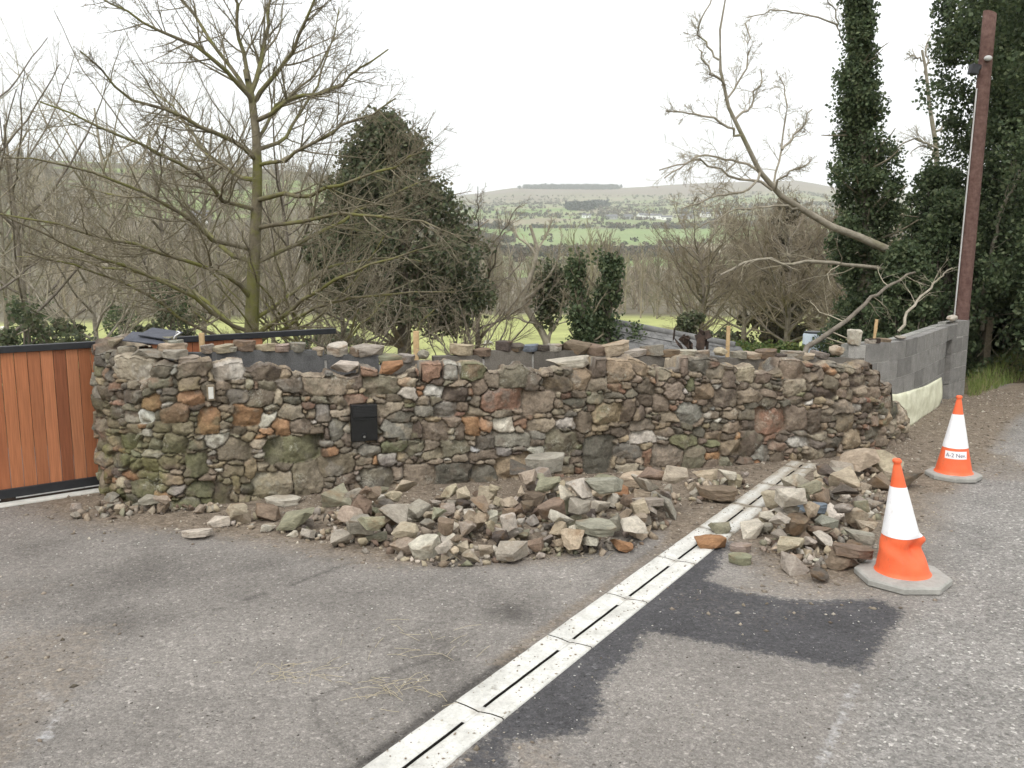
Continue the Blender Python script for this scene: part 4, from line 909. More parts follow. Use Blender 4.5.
# ------------------------------------------------------------------ traffic cones
def cone(px, py_base, height, dent, label, rz):
    g_ = G(px, py_base); r_ = empty('traffic_cone', tuple(g_), rz); tag(r_, label, 'traffic cone'); s_ = height / .75
    # octagonal weighted base
    bm = bmesh.new(); W = (.250 if dent else .215) * s_; c = .42; oct_ = [(-W, -W * c), (-W * c, -W), (W * c, -W), (W, -W * c), (W, W * c), (W * c, W), (-W * c, W), (-W, W * c)]
    rings = []
    for (k, z) in ((.90, .004), (1.0, .010), (1.0, .038), (.965, .048), (.62, .058)): rings.append([bm.verts.new((x * k, y * k, z * s_)) for x, y in oct_])
    for a, b in zip(rings[:-1], rings[1:]):
        for i in range(8): bm.faces.new((a[i], a[(i + 1) % 8], b[(i + 1) % 8], b[i]))
    bm.faces.new(rings[-1]); bm.faces.new(rings[0][::-1]); bm_obj('base', bm, M['rubber'], r_, world=False)
    def surf(z, a):
        # radius of the sleeve at height z (0..1) and angle a, with the dent
        prof = [(0, .165), (.03, .150), (.05, .147), (.20, .125), (.335, .104), (.34, .1035), (.76, .045), (.765, .044), (.94, .022), (.955, .0175), (.965, .026), (.99, .026), (1.0, .020)]
        rr = np.interp(z, [p[0] for p in prof], [p[1] for p in prof]) * s_; dx = 0
        if dent:
            dd_ = math.exp(-((z - .235) / .075) ** 2)
            aa = (a - R(-62) + math.pi) % (2 * math.pi) - math.pi
            rr *= 1 - .55 * dd_ * math.exp(-(aa / .6) ** 2) + .34 * math.exp(-((z - .30) / .045) ** 2) * math.exp(-(((a - R(-5) + math.pi) % (2 * math.pi) - math.pi) / .45) ** 2)
            if z < .45: rr *= 1 + .05 * math.sin(a * 3 + z * 20) * dd_
        return rr
    def sleeve(name, z0, z1, mt, grow=0.0, parent=r_):
        nz = max(4, int((z1 - z0) * 70)); na = 72; Vv = []; lean = .10 if dent else .0
        for i in range(nz + 1):
            z = z0 + (z1 - z0) * i / nz
            for j in range(na):
                a = j / na * 2 * math.pi; rr = surf(z, a) + grow; Vv.append((rr * math.cos(a) - lean * z * s_ * .8, rr * math.sin(a), (.052 + z * (.75 - .052)) * s_))
        id2 = np.arange((nz + 1) * na).reshape(nz + 1, na); F = np.stack([id2[:-1], np.roll(id2, -1, 1)[:-1], np.roll(id2, -1, 1)[1:], id2[1:]], -1).reshape(-1, 4)
        fl = [F]
        if z1 >= .999:
            Vv.append((-lean * s_ * .8, 0, .75 * s_)); t = np.arange(na); fl.append(np.stack([id2[-1][t], id2[-1][(t + 1) % na], np.full(na, len(Vv) - 1)], -1))
        me = npmesh(name, Vv, fl, True); return link(name, me, mt, parent, False)
    body = sleeve('body', 0, .343, M['orange']); sleeve('tip', .757, 1.0, M['orange']); sleeve('reflective_sleeve', .335, .762, M['cwhite'], .0025)
    return r_, surf, s_, body
cone(902, 580, .73, True, 'dented orange and white traffic cone beside the roadside stone heap', 0)
cr_, surf, s_, body = cone(953, 477.5, .715, False, 'upright traffic cone with white printed sticker further along the road', 0)
# sticker wrapped round the cone with its lettering
azc = math.atan2(-cr_.location.y, -cr_.location.x) + .10
def onc(xm, zr, lift):
    rr = surf(zr, 0) + lift; a = azc + xm / rr; return (rr * math.cos(a), rr * math.sin(a), (.052 + zr * (.75 - .052)) * s_)
Vv = []; nx, nz = 16, 4
for i in range(nx + 1):
    for j in range(nz + 1): Vv.append(onc(-.092 + .184 * i / nx, .205 + .095 * j / nz, .0012))
id2 = np.arange((nx + 1) * (nz + 1)).reshape(nx + 1, nz + 1); F = np.stack([id2[:-1, :-1], id2[1:, :-1], id2[1:, 1:], id2[:-1, 1:]], -1).reshape(-1, 4)
stk = link('sticker', npmesh('sticker', Vv, F, True), M['sticker'], cr_, False)
fc = bpy.data.curves.new('t', 'FONT'); fc.body = 'A-2 Nev.'; fc.size = .045; fc.align_x = 'CENTER'; fo = bpy.data.objects.new('t', fc); COL.objects.link(fo)
bpy.context.view_layer.update(); tm = bpy.data.meshes.new_from_object(fo.evaluated_get(bpy.context.evaluated_depsgraph_get())); COL.objects.unlink(fo); bpy.data.objects.remove(fo)
for v in tm.vertices: v.co = onc(v.co.x * 1.0, .228 + v.co.y / ((.75 - .052) * s_), .0026)
link('lettering', tm, M['ink'], stk, False)

# ------------------------------------------------------------------ pole, stakes, hammer, posts
def tube(P_, Rr, sides=8):
    """P_ (B,K,3), Rr (B,K) -> verts, quads"""
    P_ = np.asarray(P_, float); Rr = np.asarray(Rr, float); B, K, _ = P_.shape
    T = np.empty_like(P_); T[:, 1:-1] = P_[:, 2:] - P_[:, :-2]; T[:, 0] = P_[:, 1] - P_[:, 0]; T[:, -1] = P_[:, -1] - P_[:, -2]
    T /= np.linalg.norm(T, axis=-1, keepdims=True) + 1e-9
    ref = np.where(np.abs(T[:, :1, 2:3]) > .8, np.array([1., 0, 0]), np.array([0, 0, 1.])); ref = np.broadcast_to(ref, T.shape)
    A = np.cross(T, ref); A /= np.linalg.norm(A, axis=-1, keepdims=True) + 1e-9; Bv = np.cross(T, A)
    an = np.arange(sides) / sides * 2 * np.pi
    Vv = P_[:, :, None] + Rr[:, :, None, None] * (A[:, :, None] * np.cos(an)[:, None] + Bv[:, :, None] * np.sin(an)[:, None])
    ids = np.arange(B * K * sides).reshape(B, K, sides); r = np.roll(ids, -1, 2)
    F = np.stack([ids[:, :-1], r[:, :-1], r[:, 1:], ids[:, 1:]], -1).reshape(-1, 4)
    return Vv.reshape(-1, 3), F
def tubes_mesh(name, groups, smooth=True):
    Vs, Fs, o = [], [], 0
    for P_, Rr, s_ in groups:
        if len(P_) == 0: continue
        v, f = tube(P_, Rr, s_); Vs.append(v); Fs.append(f + o); o += len(v)
    return npmesh(name, np.concatenate(Vs), np.concatenate(Fs), smooth)
pb = D(958.5, 330, 11.9); ptp = D(990, 13, 11.9)
print('pole top z', ptp)
pr = empty('telegraph_pole', (pb[0], 11.9, -.3)); tag(pr, 'reddish brown wooden pole cut flat on top with pale conduit down its side', 'pole')
n = 14; tt = np.linspace(0, 1, n); Pp = np.array([pb[0], 11.9, -.3]) * (1 - tt[:, None]) + ptp * tt[:, None]
bm = bmesh.new(); rings = []
for q, t in zip(Pp, tt):
    rr = .105 - .022 * t; rings.append([bm.verts.new((q[0] + rr * math.cos(a) * (1 + .02 * math.sin(3 * a + q[2])), q[1] + rr * math.sin(a), q[2] - .03 * (t == 1) * math.cos(a))) for a in np.arange(20) / 20 * 6.2832])
for a, b in zip(rings[:-1], rings[1:]):
    for i in range(20): bm.faces.new((a[i], a[(i + 1) % 20], b[(i + 1) % 20], b[i]))
bm.faces.new(rings[-1]); bm_obj('pole_shaft', bm, M['pole'], pr, True)
c0 = Pp[0] + np.array([-.112, -.03, .3]); c1 = Pp[0] * .18 + ptp * .82 + np.array([-.097, -.03, 0])
link('conduit', tubes_mesh('conduit', [(np.stack([c0 * (1 - t) + c1 * t for t in np.linspace(0, 1, 6)])[None], np.full((1, 6), .010), 8)]), M['pvc'], pr)
bm = bmesh.new(); q = Pp[0] * .13 + ptp * .87; Mq = Matrix.Translation(tuple(q + np.array([-.16, -.03, -.02]))); box_bm(bm, -.055, .055, -.05, .05, -.07, .06, Mq @ Matrix.Rotation(.15, 4, 'Y'), .01); box_bm(bm, .03, .10, -.02, .02, .0, .05, Mq, .004)
bm_obj('junction_box', bm, M['black'], pr)
bm = bmesh.new(); bmesh.ops.create_uvsphere(bm, u_segments=16, v_segments=10, radius=.045, matrix=Matrix.Translation(tuple(q + np.array([-.03, -.12, .10]))) @ Matrix.Diagonal((1.2, .8, .8, 1))); bm_obj('insulator', bm, M['pvc'], pr, True)
def stake(px, py0, py1, y, w, label, m, tilt=0.0, zb=None):
    a = D(px, py0, y); z0 = zb if zb is not None else D(px, py1, y)[2]
    bm = bmesh.new(); box_bm(bm, -w / 2, w / 2, -w * .35, w * .35, z0 - a[2], 0, Matrix.Translation(tuple(a)) @ Matrix.Rotation(tilt, 4, 'Y'), .003)
    o = bm_obj('timber_stake', bm, m); tag(o, label, 'stake'); return o
stake(201.5, 333, 0, 6.95, .040, 'orange sawn timber stake standing behind wall before the cedar gate', M['stake'], 0, .0)
stake(416, 331, 0, 7.6, .050, 'pale sawn timber stake standing behind the low middle of the wall', M['stake'], 0, -.2)
stake(728.5, 326, 0, 12, .05, 'pale stake standing between slate roof and green shrubs', M['stake'], 0, -1.2)
# club hammer standing head down on the blocks
u = bu_px(877); p = BC.at(u) - BC.nrm(u) * .06; z0 = btop(877); hk = empty('club_hammer', (p[0], p[1], z0)); tag(hk, 'hammer standing on its head on the exposed blocks with pale handle up', 'hammer')
bm = bmesh.new(); box_bm(bm, -.06, .06, -.025, .025, .0, .05, Matrix.Translation((p[0], p[1] - .04, z0)), .008); bm_obj('hammer_head', bm, M['rustmetal'], hk)
hh = zat(319, p[1]) - z0
link('handle', tubes_mesh('handle', [(np.array([[[p[0], p[1] - .04, z0 + .045], [p[0] + .004, p[1] - .04, z0 + .1], [p[0] + .008, p[1] - .04, z0 + hh * .6], [p[0] + .014, p[1] - .04, z0 + hh]]]), np.array([[.015, .014, .018, .016]]), 10)]), M['stake'], hk)
for px, y, w, lb_ in ((988, 14.0, .11, 'weathered square fence post in the verge beyond the pole'), (975, 15.5, .09, 'thinner fence post in the ivy just behind the pole')):
    a = D(px, 317, y); bm = bmesh.new(); box_bm(bm, -w / 2, w / 2, -w / 2, w / 2, -.3, a[2], Matrix.Translation((a[0], y, 0)) @ Matrix.Rotation(.02, 4, 'Y'), .008); tag(bm_obj('fence_post', bm, M['oldwood']), lb_, 'post')
# slates, cable on the tall corner
u = u_of_px(133); n_ = WC.nrm(u); p = WC.at(u) - n_ * .32; zz = float(topz(u)) + .12
for k, (ox, oy, oz, w, l, rz, rx) in enumerate(((-.06, -.06, 0, .30, .22, .1, .22), (.02, .0, .03, .26, .20, -.15, .20))):
    bm = bmesh.new(); box_bm(bm, -w / 2, w / 2, -l / 2, l / 2, -.005, .005, Matrix.Translation((p[0] + ox, p[1] + oy, zz + oz)) @ Euler((rx, .12, rz)).to_matrix().to_4x4(), .002)
    tag(bm_obj('roof_slate', bm, M['slatepiece']), ('lower', 'upper')[k] + ' of two blue grey slates lying on the tall wall corner', 'slate')
pc_ = np.array([[p[0] + .10, p[1] - .02, zz - .05], [p[0] + .17, p[1] - .10, zz + .02], [p[0] + .20, p[1] - .08, zz + .045], [p[0] + .16, p[1] - .02, zz + .05], [p[0] + .10, p[1] + .06, zz + .0], [p[0] + .02, p[1] + .08, zz - .04]])
tag(link('cable', tubes_mesh('cable', [(pc_[None], np.full((1, 6), .006), 6)]), M['cable']), 'short white cable loop on the tall wall corner beside the slates', 'cable')

# ------------------------------------------------------------------ land
def land_z(x, y):
    x = np.asarray(x, float); y = np.asarray(y, float); r = np.hypot(x, y); f = np.clip(y / np.maximum(r, 1e-6), -1, 1)
    px = 512 + FPX * x / np.maximum(y, r * .15 + 1e-6)
    c = np.interp(r, [0, 8.5, 10, 15, 30, 50, 95, 150, 250, 400, 500, 700, 1000, 1600, 2500, 3600, 4600, 6000], [0, 0, -.5, -1.1, -2.3, -3.5, -4.9, -6.5, -8, -6, -.8, 8, 23, 80, 165, 292, 270, 260])
    l = np.interp(r, [0, 8.5, 10, 15, 30, 50, 95, 150, 250, 400, 600, 800, 1000, 3000, 6000], [0, 0, -.5, -1.1, -2.3, -3.7, -5.0, -6, 2, 22, 50, 80, 92, 150, 200])
    w = 1 - sstep(300, 520, px); z = c * (1 - w) + l * w
    # ridge line detail
    far = sstep(1200, 3400, r); rid = np.interp(px, [400, 480, 520, 620, 700, 790, 850, 900, 1000], [-14, -14, -2, -6, 8, 12, -30, -50, -40]); z = z + rid * far * (1 - w)
    z = z + sstep(60, 900, r) * 14 * (fbm(x / 260, y / 260, 0, 101) - .5) * np.minimum(r / 900, 1) + .3 * (fbm(x / 6, y / 6, 0, 103) - .5) * sstep(9, 30, r)
    # level ground to the right (road) and behind the camera
    lev = np.maximum(sstep(-.02, .06, (x - .60 * y) / np.maximum(r, 1)) , sstep(.2, -.1, f)) * (1 - sstep(60, 260, r))
    z = z * (1 - lev) + lev * .0
    return z
def bank(x, y):
    vv = sdpoly(x, y, gp([(958, 397), (985, 397), (1035, 378), (1200, 352), (1300, 300), (1024, 300), (965, 330)])); return .35 * sstep(0, 1.5, vv)
azs = np.concatenate([np.arange(-180, -40, 3.0), np.arange(-40, 40, .2), np.arange(40, 180, 3.0)]); rs = np.concatenate([np.linspace(0, 8, 6), np.linspace(8.4, 20, 50), np.geomspace(20.4, 6000, 260)])
A_, R_ = np.meshgrid(np.radians(azs), rs, indexing='ij'); LX, LY = R_ * np.sin(A_), R_ * np.cos(A_); LZ = land_z(LX, LY)
# under the yard the land stays just below the near ground; behind the wall it drops
inyard = (LX > X0 - .3) & (LX < X1 + .3) & (LY > Y0 - .3) & (LY < Y1 + .3)
beh = inpoly(LX, LY, [(a, b + .15) for a, b in behind_poly])
sdb = sdpoly(LX, LY, behind_poly)
LZ = np.where((sdb < 0) & (R_ < 50), np.where(inyard, -.035, np.minimum(LZ * 0 - .004, .0)), LZ)
LZ = np.where((sdb >= 0) & (R_ < 40), np.minimum(LZ, -.05) , LZ)
# seeds for fields
r2 = np.random.default_rng(5); FSx = r2.uniform(-1500, 1800, 900); FSy = r2.uniform(200, 3300, 900)
def voro(x, y):
    X_, Y_ = x.ravel(), y.ravel(); a = np.empty(len(X_), int); b1 = np.empty(len(X_)); b2 = np.empty(len(X_))
    for s_ in range(0, len(X_), 20000):
        d_ = np.hypot((X_[s_:s_ + 20000, None] - FSx) / 1.25, Y_[s_:s_ + 20000, None] - FSy); k = np.argpartition(d_, 2, axis=1)[:, :2]; dd_ = np.take_along_axis(d_, k, 1); o = np.argsort(dd_, 1); k = np.take_along_axis(k, o, 1); dd_ = np.take_along_axis(dd_, o, 1)
        a[s_:s_ + 20000] = k[:, 0]; b1[s_:s_ + 20000] = dd_[:, 0]; b2[s_:s_ + 20000] = dd_[:, 1]
    return a.reshape(x.shape), (b2 - b1).reshape(x.shape)
va, ve = voro(LX, LY)
fcol = np.array([(.20, .235, .11), (.25, .27, .14), (.28, .27, .16), (.19, .19, .12), (.27, .24, .165), (.18, .25, .09)])
LC = fcol[va % 6] * (.9 + .2 * fbm(LX / 30, LY / 30, 0, 8))[..., None]
clr = (sstep(780, 830, LY) * (1 - sstep(1150, 1200, LY)) * (LX > 0))[..., None]; LC = LC * (1 - clr * .7) + np.array([.22, .30, .12]) * clr * .7
moor = sstep(110, 250, LZ + 120 * (fbm(LX / 300, LY / 300, 0, 9) - .5))[..., None]; LC = LC * (1 - moor) + np.array([.19, .155, .115]) * moor
nearf = (1 - sstep(150, 300, R_))[..., None]; LC = LC * (1 - nearf) + np.array([.35, .37, .15]) * (.85 + .3 * fbm(LX / 5, LY / 5, 0, 10))[..., None] * nearf
pxl = 512 + FPX * LX / np.maximum(LY, 1); lw = np.maximum((1 - sstep(300, 500, pxl)) * sstep(110, 200, R_), sstep(98, 118, R_) * (1 - sstep(380, 520, R_ + 80 * (fbm(LX / 60, LY / 60, 0, 15) - .5))))[..., None]; LC = LC * (1 - lw) + (np.array([.165, .148, .108]) + (np.array([.22, .27, .12]) - np.array([.165, .148, .108])) * (sstep(.5, .56, fbm(LX / 70, LY / 45, 0, 19)) * sstep(260, 330, R_))[..., None]) * (.6 + .8 * fbm(LX / 25, LY / 25, 0, 16))[..., None] * lw
dk = ((1 - sstep(22, 40, R_)))[..., None]; LC = LC * (1 - dk) + np.array([.13, .11, .06]) * (.7 + .6 * fbm(LX * 2, LY * 2, 0, 12))[..., None] * dk
F = np.arange(LX.size).reshape(LX.shape); na = len(azs)
F1 = np.stack([F[:-1, :-1], F[:-1, 1:], F[1:, 1:], F[1:, :-1]], -1).reshape(-1, 4); F2 = np.stack([F[-1, :-1], F[-1, 1:], F[0, 1:], F[0, :-1]], -1)
Vv = np.stack([LX, LY, LZ], -1).reshape(-1, 3)
me = npmesh('terrain', Vv, np.concatenate([F1, F2]), True, LC.reshape(-1, 3)); tag(link('terrain', me, M['land']), kind='structure')

# ------------------------------------------------------------------ trees
def resample(P_, K):
    P_ = np.asarray(P_, float); s_ = np.r_[0, np.cumsum(np.linalg.norm(np.diff(P_, axis=0), axis=1))]; t = np.linspace(0, s_[-1], K); return np.stack([np.interp(t, s_, P_[:, k]) for k in range(3)], -1)
def grow(P_, Rr, n, t0, t1, ang, lenf, K, up, wig, rf, r, angv=.25, minr=.002, tip=.3, absl=None, flat=0.0):
    B, K0, _ = P_.shape; ix = np.repeat(np.arange(B), n); t = r.uniform(t0, t1, B * n) ; f = t * (K0 - 1); i = np.minimum(f.astype(int), K0 - 2); w = (f - i)[:, None]
    pos = P_[ix, i] * (1 - w) + P_[ix, i + 1] * w; rad = Rr[ix, i] * (1 - w[:, 0]) + Rr[ix, i + 1] * w[:, 0]; T = P_[ix, i + 1] - P_[ix, i]; T /= np.linalg.norm(T, axis=1, keepdims=True) + 1e-9
    Lp = np.linalg.norm(np.diff(P_, axis=1), axis=2).sum(1)[ix]
    Ln = (absl if absl is not None else Lp * lenf) * (1.2 - .75 * t) * r.uniform(.55, 1.25, B * n)
    q = r.normal(size=(B * n, 3)); q[:, 2] *= (1 - flat); q -= (q * T).sum(1, keepdims=True) * T; q /= np.linalg.norm(q, axis=1, keepdims=True) + 1e-9
    a = (ang + r.normal(0, angv, B * n))[:, None]; d = T * np.cos(a) + q * np.sin(a); out = np.empty((B * n, K, 3)); out[:, 0] = pos; st2 = (Ln / (K - 1))[:, None]
    for k in range(1, K):
        d = d + r.normal(0, wig, (B * n, 3)) + np.array([0, 0, up]); d /= np.linalg.norm(d, axis=1, keepdims=True); out[:, k] = out[:, k - 1] + d * st2
    r0 = np.maximum(rad * rf * r.uniform(.7, 1.1, B * n), minr); R2 = r0[:, None] * np.linspace(1, tip, K)[None]; R2 = np.maximum(R2, minr * .6)
    return out, R2
def leaves(Cn, size, r, cols, droop=.3, asp=.75, jitter=.25):
    """one folded leaf quad per centre"""
    n = len(Cn); d = r.normal(size=(n, 3)); d[:, 2] -= droop; d /= np.linalg.norm(d, axis=1, keepdims=True); q = r.normal(size=(n, 3)); q -= (q * d).sum(1, keepdims=True) * d; q /= np.linalg.norm(q, axis=1, keepdims=True)
    s_ = (size * r.uniform(.6, 1.3, n))[:, None]; nn_ = np.cross(d, q)
    Vv = np.stack([Cn - d * s_ * .5, Cn + q * s_ * .5 * asp + nn_ * s_ * .08, Cn + d * s_ * .5, Cn - q * s_ * .5 * asp + nn_ * s_ * .08], 1)
    F = np.arange(n * 4).reshape(n, 4); cols = np.asarray(cols); c = cols[r.integers(len(cols), size=n)] * r.uniform(1 - jitter, 1 + jitter, (n, 1)); return Vv.reshape(-1, 3), F, np.repeat(c, 4, 0)
def leaf_obj(name, Cn, size, r, cols, parent, **kw):
    v, f, c = leaves(np.asarray(Cn), size, r, cols, **kw); me = npmesh(name, v, f, False, c); return link(name, me, M['leaf'], parent)
IVY = [(.105, .142, .070), (.085, .120, .062), (.155, .185, .095), (.065, .095, .048), (.12, .155, .075)]
DKG = [(.115, .138, .072), (.10, .122, .066), (.145, .155, .085), (.08, .098, .056), (.15, .14, .092)]
def clumpy(C_, n, sx, sz, r):
    """points scattered round clump centres"""
    k = r.integers(len(C_), size=n); d = r.normal(size=(n, 3)); d /= np.linalg.norm(d, axis=1, keepdims=True) + 1e-9; sc_ = r.uniform(.7, 1.5, len(C_))[k, None]
    return C_[k] + d * (r.random((n, 1)) ** .5) * 1.75 * sc_ * np.array([sx, sx, sz])
def limb(pts, K=9):
    return resample([D(*p) for p in pts], K)
def bare_tree(name, label, trunk_pts, r0, limbs, r, bark, twig, levels, group=None, cat='tree', rl=.4, tip0=.35, parent=None):
    """trunk_pts/limbs: lists of world polylines; levels: list of dicts for grow()"""
    T = resample(trunk_pts, 12); root = parent or empty(name, tuple(T[0])); 
    if parent is None: tag(root, label, cat, group)
    tr = np.linspace(r0, r0 * tip0, 12); Lb = np.stack([resample(l, 12) for l in limbs]) if limbs else None
    g_ = [(T[None], tr[None], 10)]
    if Lb is not None:
        # wiggle the limbs a little
        wv_ = r.normal(0, 1, Lb.shape).cumsum(1) * .030; wv_[:, 0] = 0; Lb = Lb + wv_
        lr = []
        for l in Lb:
            dd_ = np.linalg.norm(T - l[0], axis=1); rt = tr[np.argmin(dd_)]; ln = np.linalg.norm(np.diff(l, axis=0), axis=1).sum(); lr.append(np.linspace(min(rt * .75, r0 * rl * r.uniform(.8, 1.15)), .009, 12))
        lr = np.array(lr); g_.append((Lb, lr, 7))
    link('trunk', tubes_mesh('trunk', g_), bark, root)
    cur = [(Lb, lr)] if Lb is not None else [(T[None], tr[None])]; tw = []
    for q, lv in enumerate(levels):
        nx_ = []
        for P_, Rr in cur: nx_.append(grow(P_, Rr, r=r, **lv))
        P_ = np.concatenate([a for a, b in nx_]); Rr = np.concatenate([b for a, b in nx_]); tw.append((P_, Rr, 5 if q == 0 else 3)); cur = [(P_, Rr)]
    link('crown', tubes_mesh('crown', tw), twig, root)
    return root, Lb, cur[0][0], tw

# --- the large bare tree
r = np.random.default_rng(21); Y = 12.5
tp_ = [(249, 420, Y), (251, 345, Y), (254, 260, Y), (258, 180, Y), (256, 130, Y), (252, 100, Y), (246, 70, Y + .1)]
lm = [[(252, 104, Y), (238, 80, Y - .2), (205, 52, Y - .6), (150, 30, Y - 1.0), (84, -6, Y - 1.4)], [(251, 100, Y), (232, 68, Y + .2), (205, 30, Y + .5), (170, -20, Y + .8), (140, -70, Y + 1)],
      [(250, 95, Y), (262, 60, Y + .2), (266, 20, Y + .4), (285, -50, Y + .6)], [(247, 80, Y), (240, 40, Y), (236, 0, Y - .2), (225, -70, Y - .5)], [(256, 100, Y), (280, 65, Y - .3), (300, 20, Y - .6), (330, -40, Y - .9)],
      [(258, 165, Y), (285, 158, Y - .3), (325, 138, Y - .8), (365, 112, Y - 1.2), (405, 92, Y - 1.6)], [(258, 150, Y), (290, 140, Y + .5), (330, 95, Y + 1), (355, 40, Y + 1.4)], [(257, 140, Y), (275, 110, Y + .6), (310, 80, Y + 1.2), (345, 10, Y + 1.8)],
      [(258, 228, Y), (300, 224, Y - .4), (340, 214, Y - .8), (400, 222, Y - 1.4), (455, 238, Y - 1.8)], [(258, 262, Y), (292, 250, Y + .3), (330, 232, Y + .7), (385, 200, Y + 1.2), (425, 188, Y + 1.5)],
      [(256, 160, Y), (230, 148, Y - .4), (180, 122, Y - 1.0), (120, 105, Y - 1.6), (70, 60, Y - 2.0)], [(256, 180, Y), (225, 165, Y + .4), (185, 135, Y + 1.0), (150, 90, Y + 1.4)],
      [(254, 250, Y), (222, 240, Y - .3), (190, 212, Y - .8), (146, 190, Y - 1.3), (88, 172, Y - 1.8), (5, 156, Y - 2.4)], [(254, 262, Y), (232, 262, Y + .3), (200, 225, Y + .8), (150, 205, Y + 1.4), (70, 190, Y + 2)],
      [(252, 300, Y), (235, 280, Y - .3), (210, 262, Y - .7), (175, 255, Y - 1.1), (120, 240, Y - 1.6), (55, 226, Y - 2.2), (-20, 214, Y - 2.6)],
      [(250, 332, Y), (225, 318, Y - .3), (196, 296, Y - .6), (160, 280, Y - 1), (110, 262, Y - 1.5), (50, 240, Y - 2), (-20, 200, Y - 2.4)],
      [(249, 352, Y), (215, 338, Y - .2), (185, 325, Y - .5), (145, 300, Y - .9), (100, 275, Y - 1.3), (30, 262, Y - 1.8)], [(250, 345, Y), (222, 312, Y + .3), (190, 290, Y + .7), (140, 276, Y + 1.1), (80, 262, Y + 1.5), (20, 258, Y + 1.8)],
      [(252, 340, Y), (285, 316, Y - .3), (325, 292, Y - .7), (380, 270, Y - 1.1), (445, 250, Y - 1.5)], [(251, 350, Y), (300, 325, Y - .2), (350, 305, Y - .6), (405, 298, Y - 1), (450, 300, Y - 1.3)],
      [(253, 320, Y), (285, 290, Y + .3), (320, 265, Y + .8), (370, 250, Y + 1.2), (415, 262, Y + 1.5)], [(256, 200, Y), (280, 190, Y - .4), (320, 185, Y - .9), (370, 165, Y - 1.4), (410, 150, Y - 1.8)],
      [(258, 120, Y), (300, 100, Y - .3), (345, 85, Y - .5), (385, 50, Y - .8)], [(257, 210, Y), (225, 205, Y - .5), (180, 175, Y - 1.2), (120, 150, Y - 2), (40, 120, Y - 2.6)]]
lv = [dict(n=20, t0=.12, t1=.98, ang=.75, lenf=.36, K=7, up=.03, wig=.10, rf=.55), dict(n=7, t0=.15, t1=.97, ang=.75, lenf=.5, K=5, up=.03, wig=.14, rf=.55, minr=.003), dict(n=4, t0=.15, t1=.95, ang=.7, lenf=.55, K=4, up=.03, wig=.15, rf=.6, minr=.0028)]
bare_tree('bare_tree', 'large bare tree with mossy trunk and wide spreading limbs behind the stone wall', [D(*p) for p in tp_], .125, [[D(*p) for p in l] for l in lm], r, M['bark_moss'], M['twig'], lv, rl=.27)

def auto_bare(name, label, x, y, h, spread, nl, r, bark, twig, r0, group=None, lean=0, zb=None, start=.18, dens=(9, 6, 4), upl=.9, ivy=0, cat='tree', lenf=(.42, .5, .5), minr=.003):
    z0 = float(land_z(np.array([x]), np.array([y]))[0]) - .1 if zb is None else zb
    T = np.array([[x, y, z0], [x + lean * .15, y, z0 + h * .25], [x + lean * .4, y + r.normal(0, .1), z0 + h * .55], [x + lean * .8 + r.normal(0, .15), y, z0 + h * .85]])
    lm_ = []
    for q in range(nl):
        t = start + (.95 - start) * (q + r.random()) / nl; Tr = resample(T, 40); p0 = Tr[int(t * 39)]; a = q * 2.4 + r.uniform(-.4, .4); ln = spread * (1.1 - .45 * t) * r.uniform(.75, 1.15)
        dx, dy = math.cos(a), math.sin(a); up_ = upl * ln * r.uniform(.6, 1.3)
        lm_.append([p0, p0 + np.array([dx * ln * .35, dy * ln * .35, up_ * .25]), p0 + np.array([dx * ln * .7, dy * ln * .7, up_ * .6]), p0 + np.array([dx * ln, dy * ln, up_])])
    lv_ = [dict(n=dens[0], t0=.1, t1=.98, ang=.6, lenf=lenf[0], K=5, up=.08, wig=.10, rf=.6, minr=minr * 1.4), dict(n=dens[1], t0=.15, t1=.97, ang=.6, lenf=lenf[1], K=4, up=.06, wig=.14, rf=.6, minr=minr)]
    if dens[2]: lv_.append(dict(n=dens[2], t0=.2, t1=.95, ang=.6, lenf=lenf[2], K=3, up=.05, wig=.15, rf=.6, minr=minr))
    root, Lb, C_, tw = bare_tree(name, label, T, r0, lm_, r, bark, twig, lv_, group, cat, rl=.40, tip0=.25)
    if ivy:
        Tr = resample(T, 60)[:int(60 * ivy)]; nl_ = int(1500 * h * ivy / 3); k = r.integers(len(Tr), size=nl_); a = r.uniform(0, 6.28, nl_); rad = (.25 + .35 * vnoise(k * .3, a * .8, 0, 3)) * r.uniform(.5, 1.1, nl_) * (1 + .15 * h / 6)
        leaf_obj('ivy', Tr[k] + np.stack([np.cos(a) * rad, np.sin(a) * rad, r.normal(0, .1, nl_)], -1), .12, r, IVY, root)
    return root
def XY(px, y): return (px - 512) / FPX * y * 1.01
GB = 'bare trees beyond the field side of the wall'
BT = [(-30, 17, 8.0, 3.6, 'leftmost bare tree rising behind the cedar gate', .3), (30, 22, 8.5, 3.8, 'thin bare tree second from the picture edge behind the gate', .4), (100, 19, 4.6, 2.2, 'small pale barked birch behind the wall corner', 0),
      (125, 31, 11.5, 4.4, 'bare tree between the birch and the large mossy tree', .3), (178, 26, 9, 3.8, 'ivy footed bare tree left of the large mossy trunk', .45), (205, 36, 12, 4.6, 'far bare tree just left of the large mossy trunk', 0), (300, 24, 7.5, 3.6, 'bare spreading tree right of the large mossy trunk', .25), (275, 40, 10, 4.4, 'far bare tree right behind the large mossy trunk', 0), (10, 40, 13, 5.0, 'far tall bare tree at the gate side', .2)]
for k, (px, y, h, sp, lb_, iv) in enumerate(BT):
    r = np.random.default_rng(300 + k); pale = 'birch' in lb_
    auto_bare('bare_tree', lb_, XY(px, y), y, h, sp, 13, r, M['bark_pale'] if pale else M['bark_grey'], M['twig'] if k % 2 else M['twig_pale'], .05 + .006 * h, GB, lean=r.normal(0, .5), minr=.0024, dens=(7, 5, 3), ivy=iv, upl=1.3)
